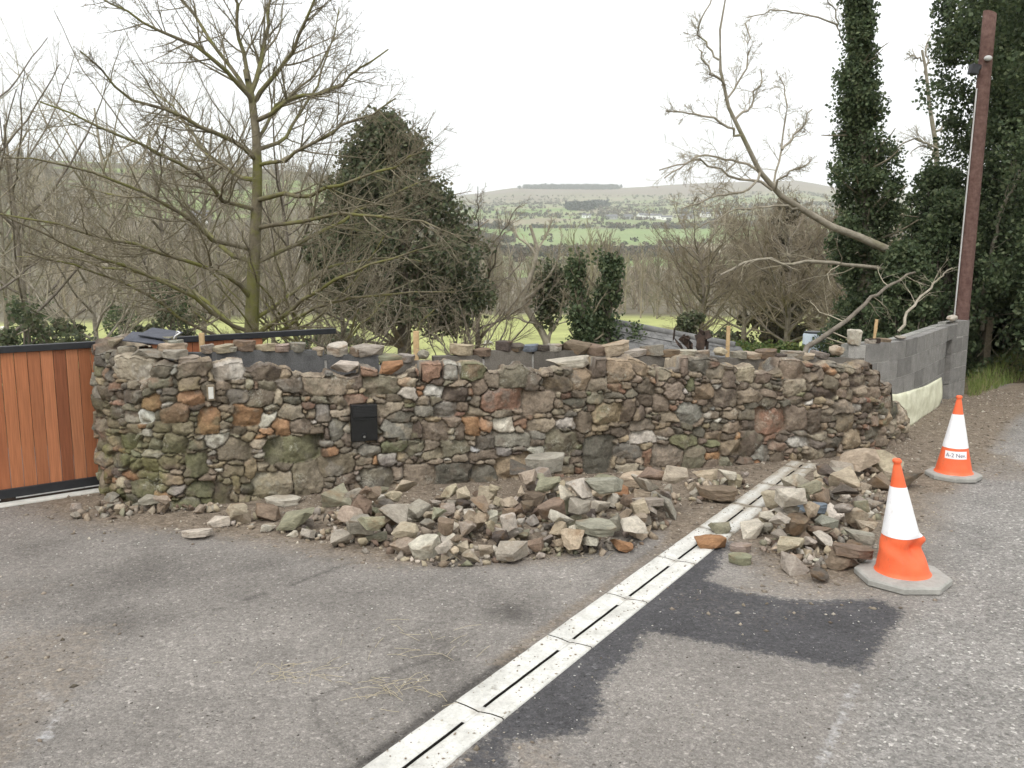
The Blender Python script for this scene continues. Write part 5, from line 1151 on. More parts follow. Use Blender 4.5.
# evergreen undergrowth beyond the gate: dark holly-like bushes
def bush(name, label, x, y, w, h, n, size, cols, r, group=None, zb=None, cat='shrub', shape='dome', stems=True):
    z0 = float(land_z(np.array([x]), np.array([y]))[0]) if zb is None else zb; root = empty(name, (x, y, z0)); tag(root, label, cat, group)
    nc = max(12, int(n / 90)); u_ = r.random(nc) ** .6; a = r.uniform(0, 6.28, nc); hh_ = r.uniform(.05, 1, nc)
    if shape == 'cone': prof = (1 - hh_) ** .75 * .95 + .08
    elif shape == 'column': prof = .55 + .45 * np.sin(hh_ * 3.0)
    else: prof = np.sqrt(np.clip(1 - (hh_ * .98) ** 2, .02, 1))
    Cc = np.stack([x + np.cos(a) * u_ * w * prof, y + np.sin(a) * u_ * w * prof, z0 + hh_ * h], -1); sg = max(.10, min(w, h) * .10)
    leaf_obj('foliage', clumpy(Cc, n, sg, sg * .8, r), size, r, cols, root)
    if stems:
        P_ = np.stack([np.stack([np.array([x, y, z0 - .1]), np.array([x, y, z0]) * .5 + c * .5 + r.normal(0, .08, 3), c]) for c in Cc[:60]]); link('stems', tubes_mesh('stems', [(P_, np.tile(np.array([[.03, .018, .006]]) * (1 + h / 6), (len(P_), 1)), 4)]), M['bark_grey'], root)
    return root
r = np.random.default_rng(41)
for px, y, w, h, lb_ in ((28, 15, 1.6, 2.9, 'dark leafy bush rising behind the cedar gate boards'), (75, 18, 1.4, 2.6, 'lower dark green bush behind the gate edge'), (150, 21, 1.1, 3.0, 'ivy dark bush behind the slates on the corner'), (185, 24, .9, 3.2, 'dark ivy bush beside the large mossy trunk'), (330, 17, 1.1, 2.2, 'grey green bush low behind the dark blocks')):
    bush('evergreen_bush', lb_, XY(px, y), y, w * .8, h * .76, 2600, .10, DKG, r, 'dark bushes behind the gate and corner', shape='column')
# --- tall evergreen with bare twigs round it
r = np.random.default_rng(51); y = 23; x = XY(405, y); z0 = -1.9; H_ = zat(118, y) - z0
root = empty('evergreen_tree', (x, y, z0)); tag(root, 'tall dark evergreen tree with bare brown twigs fringing its crown', 'tree')
hh_ = r.beta(1.2, 1.3, 260); nrm_ = np.interp(hh_, [0, .15, .35, .55, .75, .9, 1], [1.3, 2.25, 2.35, 1.9, 1.3, .75, .15]); a = r.uniform(0, 6.28, 260); u_ = np.sqrt(r.uniform(.2, 1, 260))
Cc = np.stack([x - .35 * (hh_ - .3) * 2 + np.cos(a) * nrm_ * u_, y + np.sin(a) * nrm_ * u_, z0 + 1.9 + hh_ * (H_ - 1.9)], -1)
leaf_obj('foliage', clumpy(Cc, 42000, .25, .2, r), .12, r, DKG, root)
T = np.array([[x, y, z0], [x, y, z0 + H_ * .5], [x - .3, y, z0 + H_ * .93]]); link('trunk', tubes_mesh('trunk', [(resample(T, 8)[None], np.linspace(.22, .05, 8)[None], 8)]), M['bark_grey'], root)
P_, Rr = grow(resample(T, 10)[None], np.linspace(.2, .05, 10)[None], 85, .18, .98, 1.0, .40, 6, .05, .08, .3, r); P2, R2 = grow(P_, Rr, 9, .35, .98, .6, .3, 4, .05, .12, .5, r, minr=.004); P3, R3 = grow(P2, R2, 4, .3, .98, .6, .5, 3, .05, .12, .5, r, minr=.0035)
link('twigs', tubes_mesh('twigs', [(P_, Rr, 4), (P2, R2, 3), (P3, R3, 3)]), M['twig_brown'], root)
r = np.random.default_rng(52); auto_bare('bare_tree', 'brown twiggy bare tree on the open side of the tall evergreen', XY(478, 25), 25, 5.6, 2.3, 16, r, M['bark_grey'], M['twig_brown'], .10, GB, dens=(12, 7, 4), start=.12, upl=.9)
r = np.random.default_rng(53); auto_bare('bare_shrub', 'multi stemmed bare shrub at the field edge below the evergreen', XY(462, 16), 16, 1.9, .95, 14, r, M['bark_grey'], M['twig_brown'], .05, GB, dens=(9, 5, 3), start=.02, upl=1.4, cat='shrub')
r = np.random.default_rng(54); auto_bare('bare_shrub', 'pale tangled bare shrub before the tall evergreen', XY(345, 14), 14, 2.8, 1.4, 14, r, M['bark_grey'], M['twig_pale'], .06, GB, dens=(8, 6, 4), start=.02, upl=1.0, cat='shrub')
r = np.random.default_rng(55); auto_bare('bare_shrub', 'mossy low bare shrub beside the large mossy trunk', XY(310, 13), 13, 2.4, 1.9, 16, r, M['bark_moss'], M['twig'], .06, GB, dens=(7, 5, 4), start=.02, upl=.9, cat='shrub')
# small tree with pale leaning stem and ivy
r = np.random.default_rng(61); y = 27
tr_ = [D(548, 352, y), D(545, 335, y), D(532, 318, y), D(522, 300, y), D(530, 280, y), D(538, 250, y), D(530, 225, y)]
lm_ = [[D(548, 345, y), D(560, 310, y), D(572, 280, y), D(580, 250, y)], [D(530, 312, y), D(522, 290, y), D(510, 262, y), D(505, 240, y)], [D(524, 300, y), D(540, 285, y - .3), D(556, 262, y - .6), D(565, 235, y - .8)], [D(535, 262, y), D(548, 240, y + .4), D(556, 215, y + .6)], [D(536, 255, y), D(522, 235, y + .3), D(515, 215, y + .6)], [D(538, 325, y), D(520, 320, y), D(508, 322, y)]]
lv_ = [dict(n=10, t0=.2, t1=.98, ang=.55, lenf=.4, K=5, up=.08, wig=.10, rf=.6), dict(n=6, t0=.15, t1=.97, ang=.6, lenf=.5, K=4, up=.06, wig=.14, rf=.6, minr=.004), dict(n=4, t0=.2, t1=.95, ang=.6, lenf=.5, K=3, up=.05, wig=.15, rf=.6, minr=.004)]
root, Lb, C_, tw = bare_tree('bare_tree', 'small bare tree with pale crooked stem and ivy standing in the field', tr_, .13, lm_, r, M['bark_pale'], M['twig_pale'], lv_, GB)
Cc = np.concatenate([resample([D(548, 320, y), D(545, 300, y), D(548, 270, y)], 20), resample([D(560, 300, y), D(556, 275, y)], 10)]); leaf_obj('ivy', clumpy(Cc, 2600, .22, .22, r), .14, r, DKG, root)
# two ivy clad stems
for k, (px, y, top, w, lb_) in enumerate(((579, 14.6, 264, .20, 'slimmer of the two ivy smothered trunks beside the slate roof'), (600, 14.9, 260, .36, 'broader ivy smothered trunk beside the slate roof'))):
    r = np.random.default_rng(70 + k); z0 = -1.2; x = XY(px, y); zt_ = zat(top, y); Tt = resample([[x, y, z0], [x + .1, y, (z0 + zt_) / 2], [x + (-.05, .15)[k], y, zt_]], 30)
    root = empty('ivy_tree', (x, y, z0)); tag(root, lb_, 'tree', 'ivy trunks beside the roof'); link('trunk', tubes_mesh('trunk', [(Tt[None], np.linspace(.13, .05, 30)[None], 8)]), M['bark_grey'], root)
    kk = r.integers(30, size=90); Cc = Tt[kk] + r.normal(size=(90, 3)) * np.array([w, w, .1]) * (1.2 - kk / 34)[:, None] * .62; leaf_obj('ivy', clumpy(Cc, 9000, .085, .12, r), .07, r, IVY, root)
    P_, Rr = grow(Tt[None], np.linspace(.12, .05, 30)[None], 22, .5, 1, .6, .3, 5, .08, .1, .4, r); P2, R2 = grow(P_, Rr, 6, .3, 1, .6, .5, 4, .05, .12, .5, r, minr=.004); link('crown', tubes_mesh('crown', [(P_, Rr, 4), (P2, R2, 3)]), M['twig'], root)
# brown twiggy trees right of middle
RT = [(700, 38, 7.0, 2.6, 'round brown twiggy tree beyond the slate roof'), (742, 44, 8.5, 3.0, 'taller brown twiggy tree beyond the garden shrubs'), (785, 36, 7.5, 2.8, 'brown twiggy tree with thick dark trunk beyond the drum'), (820, 42, 8.5, 3.0, 'brown tree half behind the ivy mass'), (765, 50, 9.0, 3.2, 'farther brown tree between the thick trunked ones'), (850, 34, 7, 2.5, 'bare brown tree directly behind the leaning branch')]
for k, (px, y, h, sp, lb_) in enumerate(RT):
    r = np.random.default_rng(400 + k); auto_bare('bare_tree', lb_, XY(px, y), y, h * .92, sp, 30, r, M['bark_grey'], M['twig_brown'], .15, 'brown trees beyond the garden', dens=(11, 8, 4), start=.2, upl=1.0, minr=.006, lenf=(.45, .5, .5))
r = np.random.default_rng(81); bush('conifer_tree', 'dark brownish conifer rising among the brown twiggy trees', XY(778, 46), 46, 2.5, 8.2, 16000, .26, [(.10, .085, .055), (.075, .07, .045), (.12, .10, .065)], r, cat='tree', shape='cone')
r = np.random.default_rng(82); bush('holly_bush', 'dark rounded evergreen beside the trunks beyond the slate roof', XY(688, 33), 33, 1.1, 2.3, 6000, .16, DKG, r)
GR = [(.12, .17, .05), (.16, .20, .06), (.09, .14, .045), (.20, .21, .08)]
for k, (px, y, w, h, lb_) in enumerate(((740, 17, 1.0, 1.05, 'yellow green garden shrub before the brown trees'), (785, 16, .85, 1.15, 'brighter green shrub beside the pale drum'), (765, 18, 1.2, .95, 'low green shrub between the two brighter ones'), (722, 19, .7, 1.1, 'brownish green shrub nearest the stake'))):
    r = np.random.default_rng(90 + k); bush('garden_shrub', lb_, XY(px, y), y, w, h, 6500, .085, GR if k != 3 else DKG, r, 'garden shrubs behind the wall', zb=-.95)
# undergrowth behind the wall at the right
r = np.random.default_rng(95)
# --- ivy clad tall trunk, ivy mass, leaning dead limbs
def ivy_column(label, path, w, n, r, size=.085, name='ivy_tree', cols=IVY, group=None, twigs=True, clump=.16, ncl=160, wv=None):
    Tt = resample(path, 40); root = empty(name, tuple(Tt[0])); tag(root, label, 'tree', group); link('trunk', tubes_mesh('trunk', [(Tt[None], np.linspace(.16, .05, 40)[None], 8)]), M['bark_grey'], root)
    kk = r.integers(40, size=ncl); ww = np.interp(kk / 39, *(wv or ([0, 1], [w, w]))); a = r.uniform(0, 6.28, ncl); q = r.uniform(.15, 1, ncl) * ww
    Cc = Tt[kk] + np.stack([np.cos(a) * q, np.sin(a) * q, r.normal(0, .12, ncl)], -1); k2 = r.integers(40, size=n // 5); a2 = r.uniform(0, 6.28, n // 5); q2 = r.uniform(.08, .19, n // 5); hug = Tt[k2] + np.stack([np.cos(a2) * q2, np.sin(a2) * q2, r.normal(0, .07, n // 5)], -1); leaf_obj('ivy', np.concatenate([clumpy(Cc, n, clump, clump, r), hug]), size, r, cols, root)
    if twigs:
        P_, Rr = grow(Tt[None], np.linspace(.1, .04, 40)[None], 40, .1, 1, 1.1, .12, 5, .0, .15, .4, r); link('crown', tubes_mesh('crown', [(P_, Rr, 4)]), M['twig'], root)
    return root
r = np.random.default_rng(101); y = 14.5
ivy_column('tall ivy clad trunk standing free against the sky', [D(862, 345, y), D(868, 250, y), D(866, 180, y), D(858, 100, y), D(860, 40, y), D(858, -30, y)], .5, 42000, r, wv=([0, .3, .45, .6, .68, .8, .9, 1], [.72, .58, .54, .32, .38, .17, .05, .03]), ncl=190, size=.062, clump=.12)
r = np.random.default_rng(102); y = 15.5
ivy_column('dense dark ivy tree overhanging the road right of the pole', [D(1010, 350, y), D(1015, 250, y), D(1022, 150, y), D(1010, 60, y), D(1005, -40, y)], 1.2, 80000, r, wv=([0, .15, .3, .6, 1], [1.0, 1.25, 1.3, 1.35, 1.15]), ncl=330, clump=.17, size=.07)
r = np.random.default_rng(103); ivy_column('ivy tree with drooping sprays at the road edge of the picture', [D(1070, 350, 13), D(1070, 200, 13), D(1055, 60, 13), D(1050, -60, 13)], 1.1, 42000, r, ncl=220, clump=.17, size=.07)
r = np.random.default_rng(104)
for k, (px, y, w, h, lb_) in enumerate(((905, 15, 1.15, 2.5, 'dark ivy thicket behind the exposed block wall'), (940, 14.2, .85, 3.6, 'taller ivy thicket between the block wall and pole'), (926, 15.2, .85, 4.1, 'tallest ivy thicket hiding the foot of the slender pale tree'), (898, 13.4, .62, 2.75, 'ivy thicket swallowing the butt of the dead leaning tree'), (870, 16.5, 1.0, 2.1, 'ivy thicket at the foot of the free standing ivy trunk'), (985, 16.5, 1.4, 3.4, 'ivy thicket behind the fence posts'), (1050, 18, 1.8, 3.0, 'dark thicket beyond the road verge'))):
    bush('ivy_thicket', lb_, XY(px, y), y, w, h, 26000, .066, IVY, r, 'ivy thickets by the pole', zb=-.7 if px < 960 else .1)
# dead leaning tree out of the ivy
r = np.random.default_rng(111); y = 14.0
tk = [D(915, 262, y), D(862, 238, y - .1), D(830, 226, y - .3), D(800, 208, y - .5), (D(772, 190, y - .7)), D(760, 172, y - .8), D(742, 135, y - 1), D(725, 100, y - 1.1), D(719, 60, y - 1.2), D(720, 30, y - 1.2), D(727, -10, y - 1.2)]
Lm = [[D(772, 190, y - .7), D(740, 180, y - .9), D(705, 160, y - 1.2), D(670, 178, y - 1.5)], [D(760, 172, y - .8), D(735, 155, y - 1), D(700, 150, y - 1.4), D(660, 162, y - 1.8)], [D(800, 208, y - .5), D(770, 205, y - .8), D(730, 215, y - 1.2), D(690, 240, y - 1.5)], [D(742, 135, y - 1), D(715, 122, y - 1.2), D(680, 122, y - 1.4)],
      [D(725, 100, y - 1.1), D(745, 70, y - 1), D(742, 30, y - .9)], [D(719, 60, y - 1.2), D(700, 30, y - 1.2), D(695, 0, y - 1.2)], [D(778, 192, y - .7), D(782, 150, y - .5), D(778, 110, y - .4), D(770, 80, y - .3)], [D(782, 150, y - .5), D(798, 120, y - .3), D(802, 100, y - .2)], [D(775, 190, y - .7), D(790, 165, y - .9), D(815, 158, y - 1)],
      [D(760, 172, y - .8), D(745, 190, y - 1.2), D(710, 200, y - 1.7), D(680, 215, y - 2)], [D(735, 120, y - 1), D(755, 105, y - .7), D(762, 70, y - .5)], [D(722, 85, y - 1.1), D(700, 70, y - 1.3), D(690, 50, y - 1.4)], [D(778, 200, y - .7), D(785, 230, y - .7), D(784, 262, y - .7)]]
lv_ = [dict(n=15, t0=.15, t1=.98, ang=.65, lenf=.34, K=6, up=.0, wig=.16, rf=.42), dict(n=7, t0=.15, t1=.97, ang=.7, lenf=.5, K=4, up=.0, wig=.18, rf=.55, minr=.003), dict(n=3, t0=.2, t1=.95, ang=.7, lenf=.5, K=3, up=.0, wig=.2, rf=.6, minr=.003)]
bare_tree('dead_tree', 'dead pale tree leaning out of the ivy over the garden', tk, .072, Lm, r, M['bark_pale'], M['twig_pale'], lv_, rl=.27, tip0=.14)
def branch(label, pts, r0, nsub=10, pale=True, seed=0):
    r = np.random.default_rng(seed); P_ = resample([D(*p) for p in pts], 16); P_ += np.vstack([np.zeros((1, 3)), r.normal(0, .012, (15, 3))]); root = empty('fallen_branch', tuple(P_[0])); tag(root, label, 'branch')
    link('main_stem', tubes_mesh('main_stem', [(P_[None], np.linspace(r0, r0 * .45, 16)[None], 8)]), M['bark_pale' if pale else 'bark_grey'], root)
    a, b = grow(P_[None], np.linspace(r0, r0 * .4, 16)[None], nsub, .2, 1, .8, .3, 6, .0, .15, .4, r); c, d = grow(a, b, 4, .2, 1, .7, .5, 4, .0, .15, .5, r, minr=.003); link('twigs', tubes_mesh('twigs', [(a, b, 4), (c, d, 3)]), M['twig_pale'], root)
branch('pale hooked branch jutting level from the ivy below the dead tree', [(912, 280, 14), (880, 268, 13.9), (855, 266, 13.8), (830, 262, 13.6), (805, 262, 13.4), (785, 266, 13.2), (770, 258, 13.1), (745, 262, 12.9), (720, 275, 12.6)], .036, 14, True, 1)
branch('long bare branch leaning from the wall top up into the ivy', [(796, 372, 9.3), (806, 352, 9.6), (822, 338, 9.9), (845, 322, 10.3), (868, 302, 10.8), (888, 286, 11.4), (915, 272, 12)], .034, 8, False, 2)
branch('thin curved bare branch rising behind the exposed blocks', [(898, 332, 10.8), (912, 305, 11.2), (930, 288, 11.6), (952, 268, 12.4)], .020, 8, True, 3)
branch('pale bent branch crossing the dark ivy right of the pole', [(982, 330, 14), (984, 290, 13.9), (992, 250, 13.8), (1002, 205, 13.6), (1026, 168, 13.4)], .04, 8, True, 4)
r = np.random.default_rng(115); y = 19
bare_tree('bare_tree', 'slender pale bare tree in the gap between ivy trunk and pole', [D(935, 250, y), D(937, 150, y), D(930, 110, y), D(926, 70, y), D(922, 50, y)], .075, [[D(937, 150, y), D(915, 132, y), D(902, 140, y), D(895, 155, y)], [D(926, 75, y), D(935, 50, y), D(945, 30, y)], [D(935, 132, y), D(950, 125, y), D(965, 128, y)], [D(924, 60, y), D(912, 52, y), D(903, 55, y)], [D(936, 160, y), D(925, 140, y), D(912, 145, y)]], r, M['bark_pale'], M['twig_pale'], lv_, GB)
r = np.random.default_rng(116); y = 15
bare_tree('bare_tree', 'bare top sprouting above the free standing ivy trunk', [D(862, 60, y), D(858, 20, y), D(850, -10, y)], .04, [[D(845, 45, y), D(838, 20, y), D(825, -10, y)], [D(838, 25, y), D(815, 15, y), D(790, 12, y), D(745, 10, y - .5)], [D(848, 40, y), D(855, 10, y), D(860, -20, y)]], r, M['bark_pale'], M['twig_pale'], lv_[:2], GB)

# ------------------------------------------------------------------ woods beyond the field, hedges, hillside trees: uncountable
def brush_tree(r, nb=26, nt=9):
    T = np.array([[0, 0, 0], [.02, 0, .5], [0, .02, .95]]); Tr = resample(T, 10); P_, Rr = grow(Tr[None], np.linspace(.018, .006, 10)[None], nb, .06, 1, .55, .5, 3, .1, .06, .5, r, minr=.004); P2, R2 = grow(P_, Rr, nt, .2, 1, .5, .45, 3, .08, .1, .6, r, minr=.0035)
    v1, f1 = tube(Tr[None], np.linspace(.018, .006, 10)[None], 4); v2, f2 = tube(P_, Rr, 3)
    # twigs as thin blades
    a, b, c = P2[:, 0], P2[:, 1], P2[:, 2]; w = r.normal(size=a.shape); w /= np.linalg.norm(w, axis=1, keepdims=True); w *= .0045
    v3 = np.stack([a - w, a + w, c], 1).reshape(-1, 3); f3 = np.arange(len(a) * 3).reshape(-1, 3)
    return v1, f1, v2, f2, v3, f3
def merge_scatter(name, kind_protos, pos, sc, r, material, label, cols=None):
    V_, Q_, T_, C_ = [], [], [], []; o = 0
    for p_, s_ in zip(pos, sc):
        v1, f1, v2, f2, v3, f3 = kind_protos[r.integers(len(kind_protos))]; v = np.concatenate([v1, v2, v3]); a = r.uniform(0, 6.28); ca, sa = math.cos(a), math.sin(a); wd = r.uniform(.8, 1.2)
        v = np.stack([(v[:, 0] * ca - v[:, 1] * sa) * wd, (v[:, 0] * sa + v[:, 1] * ca) * wd, v[:, 2]], -1) * s_ + p_
        V_.append(v); Q_.append(np.concatenate([f1, f2 + len(v1)]) + o); T_.append(f3 + len(v1) + len(v2) + o); o += len(v)
        c = cols[r.integers(len(cols))] * r.uniform(.8, 1.2); C_.append(np.tile(c, (len(v), 1)))
    me = npmesh(name, np.concatenate(V_), [np.concatenate(Q_), np.concatenate(T_)], False, np.concatenate(C_)); o_ = link(name, me, material); tag(o_, label, 'woodland', kind='stuff'); return o_
M['woods'] = vc_mat('woods', 2.0, .3)
r = np.random.default_rng(121); protos = [brush_tree(r) for _ in range(6)]
pos, sc = [], []
while len(pos) < 1150:
    y = 97 * (3.4 ** (r.random() ** 1.2)) if r.random() < .85 else r.uniform(330, 470); px = r.uniform(-120, 1100); x = (px - 512) / FPX * y
    if y > 100 and y < 112 and r.random() < .3: continue
    pos.append((x, y, 0)); sc.append((r.uniform(6.5, 10.5) if r.random() < .55 else r.uniform(2.5, 5)) * (1 if y < 330 else .8))
pos = np.array(pos); pos[:, 2] = land_z(pos[:, 0], pos[:, 1]) - .3
BR = [np.array(c) for c in ((.28, .24, .18), (.24, .21, .165), (.33, .285, .22), (.23, .215, .15), (.27, .25, .165))]
merge_scatter('bare_woods', protos, pos, np.array(sc), r, M['woods'], 'bare brown woodland filling the valley beyond the field', BR)
pos, sc = [], []
while len(pos) < 1000:                         # the wooded hillside to the left
    y = r.uniform(180, 860); px = r.uniform(-150, 500); pos.append(((px - 512) / FPX * y, y, 0)); sc.append(r.uniform(8, 13))
pos = np.array(pos); pos[:, 2] = land_z(pos[:, 0], pos[:, 1]) - .3
merge_scatter('hillside_woods', protos, pos, np.array(sc), r, M['woods'], 'brown grey woodland on the hillside behind the bare trees', [b * k for b in BR for k in (.6, .85, 1.05)])
# evergreen / hedge clumps: small leafy lumps following field edges
r = np.random.default_rng(131); cx_, cy_ = [], []
px = r.uniform(380, 1000, 34000); yy = 10 ** r.uniform(math.log10(480), math.log10(3300), 34000); xx = (px - 512) / FPX * yy; va_, ve_ = voro(xx, yy); zz = land_z(xx, yy)
clear = (yy > 800) & (yy < 1180) & (px > 515) & (px < 765)
keep = ((zz < 150 + 60 * r.random(34000)) & (ve_ < 3 + yy * .0018) & (r.random(34000) < .6) & ~(clear & (r.random(34000) < .85))) | ((fbm(xx / 330, yy / 90, 0, 77) > .56) & (zz < 200) & (r.random(34000) < .8) & (yy > 560) & ~clear)
xx, yy, zz = xx[keep], yy[keep], zz[keep]; print('clumps', len(xx))
# conifer plantation on the skyline and a dark copse
fx = r.uniform(526, 612, 900) + r.normal(0, 3, 900); fy = r.uniform(3400, 3600, 900); xx = np.r_[xx, (fx - 512) / FPX * fy]; yy = np.r_[yy, fy]; 
gx_ = r.choice([570, 577, 586], 200) + r.normal(0, 2.2, 200); gy_ = r.uniform(1750, 1950, 200); xx = np.r_[xx, (gx_ - 512) / FPX * gy_ * 1.0]; yy = np.r_[yy, gy_]
gx_ = r.normal(595, 4, 160); gy_ = r.uniform(2000, 2200, 160); xx = np.r_[xx, (gx_ - 512) / FPX * gy_ * 1.0]; yy = np.r_[yy, gy_]
zz = land_z(xx, yy); n = len(xx); sizes = np.where(np.arange(n) >= n - 1260, r.uniform(7, 17, n), r.uniform(3, 7, n)) ; sizes = np.where((yy < 800), sizes * .7, sizes)
k = 26; dd_ = r.normal(size=(n, k, 3)); dd_ /= np.linalg.norm(dd_, axis=2, keepdims=True); dd_ *= r.uniform(.4, 1, (n, k, 1)); Cn = np.stack([xx, yy, zz], -1)[:, None] + dd_ * sizes[:, None, None] * np.array([.62, .62, .5]) + np.array([0, 0, .42]) * sizes[:, None, None]
cc_ = np.array([(.13, .11, .08), (.09, .095, .06), (.16, .13, .10), (.08, .085, .055), (.15, .125, .09)])[r.integers(5, size=n)]; cc_[-1260:] = (.035, .045, .035); s_ = np.repeat(sizes, k) * .42
v, f, c = leaves(Cn.reshape(-1, 3), 1.0, r, [(1, 1, 1)], jitter=.2); ctr = np.repeat(Cn.reshape(-1, 3), 4, 0); v = ctr + (v - ctr) * np.repeat(s_, 4)[:, None]
c = c * np.repeat(np.repeat(cc_, k, 0), 4, 0); me = npmesh('hedgerow_trees', v, f, False, c); tag(link('hedgerow_trees', me, M['leaf']), 'dark hedgerows and copses dividing the far fields', 'hedgerow', kind='stuff')
# far houses
def house(px, py, w, d, h, rh, wallm, label, y=1450, rz=0.0, nwin=3):
    x = (px - 512) / FPX * y; z = float(land_z(np.array([x]), np.array([y]))[0]) - .5; root = empty('farmhouse', (x, y, z), rz); tag(root, label, 'house', 'white farm buildings across the valley')
    bm = bmesh.new(); vs = [bm.verts.new(p_) for p_ in ((-w / 2, -d / 2, 0), (w / 2, -d / 2, 0), (w / 2, d / 2, 0), (-w / 2, d / 2, 0), (-w / 2, -d / 2, h), (w / 2, -d / 2, h), (w / 2, d / 2, h), (-w / 2, d / 2, h), (-w / 2, 0, h + rh), (w / 2, 0, h + rh))]
    for q in ((0, 1, 5, 4), (2, 3, 7, 6), (1, 2, 6, 9, 5), (3, 0, 4, 8, 7)): bm.faces.new([vs[i] for i in q])
    bm_obj('walls', bm, wallm, root, world=False)
    bm = bmesh.new()
    for s_ in (-1, 1):
        a = [(-w / 2 - .4, s_ * (d / 2 + .4), h - .2), (w / 2 + .4, s_ * (d / 2 + .4), h - .2), (w / 2 + .4, 0, h + rh + .15), (-w / 2 - .4, 0, h + rh + .15)]; t_ = [bm.verts.new(p_) for p_ in a]; b_ = [bm.verts.new((p_[0], p_[1], p_[2] + .3)) for p_ in a]
        bm.faces.new(t_); bm.faces.new(b_)
        for i in range(4): bm.faces.new((t_[i], t_[(i + 1) % 4], b_[(i + 1) % 4], b_[i]))
    bm_obj('roof', bm, M['roofG'], root, world=False)
    for i in range(nwin):
        xx_ = (i + .5) / nwin * w - w / 2; bm = bmesh.new(); box_bm(bm, xx_ - .6, xx_ + .6, -d / 2 - .06, -d / 2 + .02, h * .4, h * .75); bm_obj('window', bm, M['glass'], root, world=False)
for a in ((626, 210, 14, 9, 5.5, 3, M['houseG'], 'grey gabled shed beside the white farm across the valley', 1480, .2), (650, 211, 30, 10, 6.5, 3, M['houseW'], 'long white farm building across the valley', 1450, .1), (664, 214, 18, 9, 5, 2.5, M['houseW'], 'lower white wing right of the long white farm building', 1420, -.2), (640, 208, 16, 10, 7, 3.5, M['houseW'], 'white gabled house left of the long farm building', 1500, .4),
          (684, 214, 20, 9, 5, 3, M['houseG'], 'grey barn between the two white farms', 1430, 0), (702, 211, 16, 9, 6, 3, M['houseW'], 'small white cottage nearest the brown trees', 1460, .3), (716, 213, 13, 9, 6, 3, M['houseW'], 'white cottage at the foot of the brown hill', 1440, -.2), (610, 214, 18, 9, 5, 3, M['houseG'], 'low grey barn at the open end of the far farms', 1440, 0), (585, 212, 15, 9, 5, 3, M['houseW'], 'isolated pale house before the dark copse', 1520, .1),
          (207, 224, 7, 5, 3, 1.6, M['houseW'], 'pale house seen through the bare tree twigs on the hillside', 330, .2)): house(*a)
# ------------------------------------------------------------------ slate roofed shed
y0 = 15.5; aL = D(600, 320, y0); aR = D(735, 346, y0 - .9)
sh = empty('slate_shed', (aL[0], y0, -1.6)); tag(sh, 'low shed with grey slate roof just behind the wall', 'shed')
rl_ = aR - aL; nrm2 = np.array([0, -1.0, -.62]); roof = []; nxx, nyy = 26, 12
bm = bmesh.new(); e1 = rl_ / np.linalg.norm(rl_); e2 = np.array([.15, -.86, -.50]); e2 /= np.linalg.norm(e2); e3 = np.cross(e1, e2); e3 = e3 if e3[2] > 0 else -e3
WL = np.linalg.norm(rl_); SL = 2.6
nyy = 20
for i in range(nyy):
    for j in range(int(WL / .22) + 1):
        a = e1 * (j * .22 + (i % 2) * .11 - .1) + e2 * (i * SL / nyy); s_ = rng.uniform(-.006, .006)
        vs = []
        for (u1_, v1_, w1_) in ((.003, 0, .0), (.217, 0, .0), (.217, SL / nyy * 1.25, .012), (.003, SL / nyy * 1.25, .012)): vs.append(aL + a + e1 * u1_ + e2 * v1_ + e3 * (w1_ + s_ + .004 * (i % 2)))
        lo = [bm.verts.new(tuple(q_)) for q_ in vs]; hi = [bm.verts.new(tuple(q_ + e3 * .008)) for q_ in vs]; bm.faces.new(hi)
        for k in range(4): bm.faces.new((lo[k], lo[(k + 1) % 4], hi[(k + 1) % 4], hi[k]))
bm_obj('roof', bm, M['slate'], sh)
link('ridge', tubes_mesh('ridge', [(np.stack([aL + e3 * .02, aL + rl_ * .5 + e3 * .02, aR + e3 * .02])[None], np.full((1, 3), .06), 8)]), M['slate'], sh)
bm = bmesh.new(); q = [aL - np.array([0, .03, .05]), aR - np.array([0, .03, .05]), aR + e2 * (SL - .2) - np.array([0, 0, .06]), aL + e2 * (SL - .2) - np.array([0, 0, .06])]; T4 = [bm.verts.new(tuple(p_)) for p_ in q]; B4 = [bm.verts.new((p_[0], p_[1], -2.2)) for p_ in q]; bm.faces.new(T4)
for i in range(4): bm.faces.new((T4[i], T4[(i + 1) % 4], B4[(i + 1) % 4], B4[i]))
bm_obj('walls', bm, M['houseG'], sh)
# dark scrap lying at the roof's end
r = np.random.default_rng(141); c = D(690, 343, 10.5); bm = bmesh.new()
for k in range(16):
    w = r.uniform(.03, .10); Mm = Matrix.Translation((c[0] + r.normal(0, .12), 10.5 + r.normal(0, .08), c[2] + r.uniform(-.1, .12))) @ Euler(tuple(r.uniform(0, 3, 3))).to_matrix().to_4x4(); box_bm(bm, -w, w, -w * .6, w * .6, -.006, .006, Mm, .002)
box_bm(bm, -.03, .03, -.03, .03, -1.8, c[2] + .0, Matrix.Translation((c[0], 10.5, 0))); tag(bm_obj('metal_scrap', bm, M['rustmetal']), 'crumpled dark metal scrap standing before the slate roof', 'scrap')
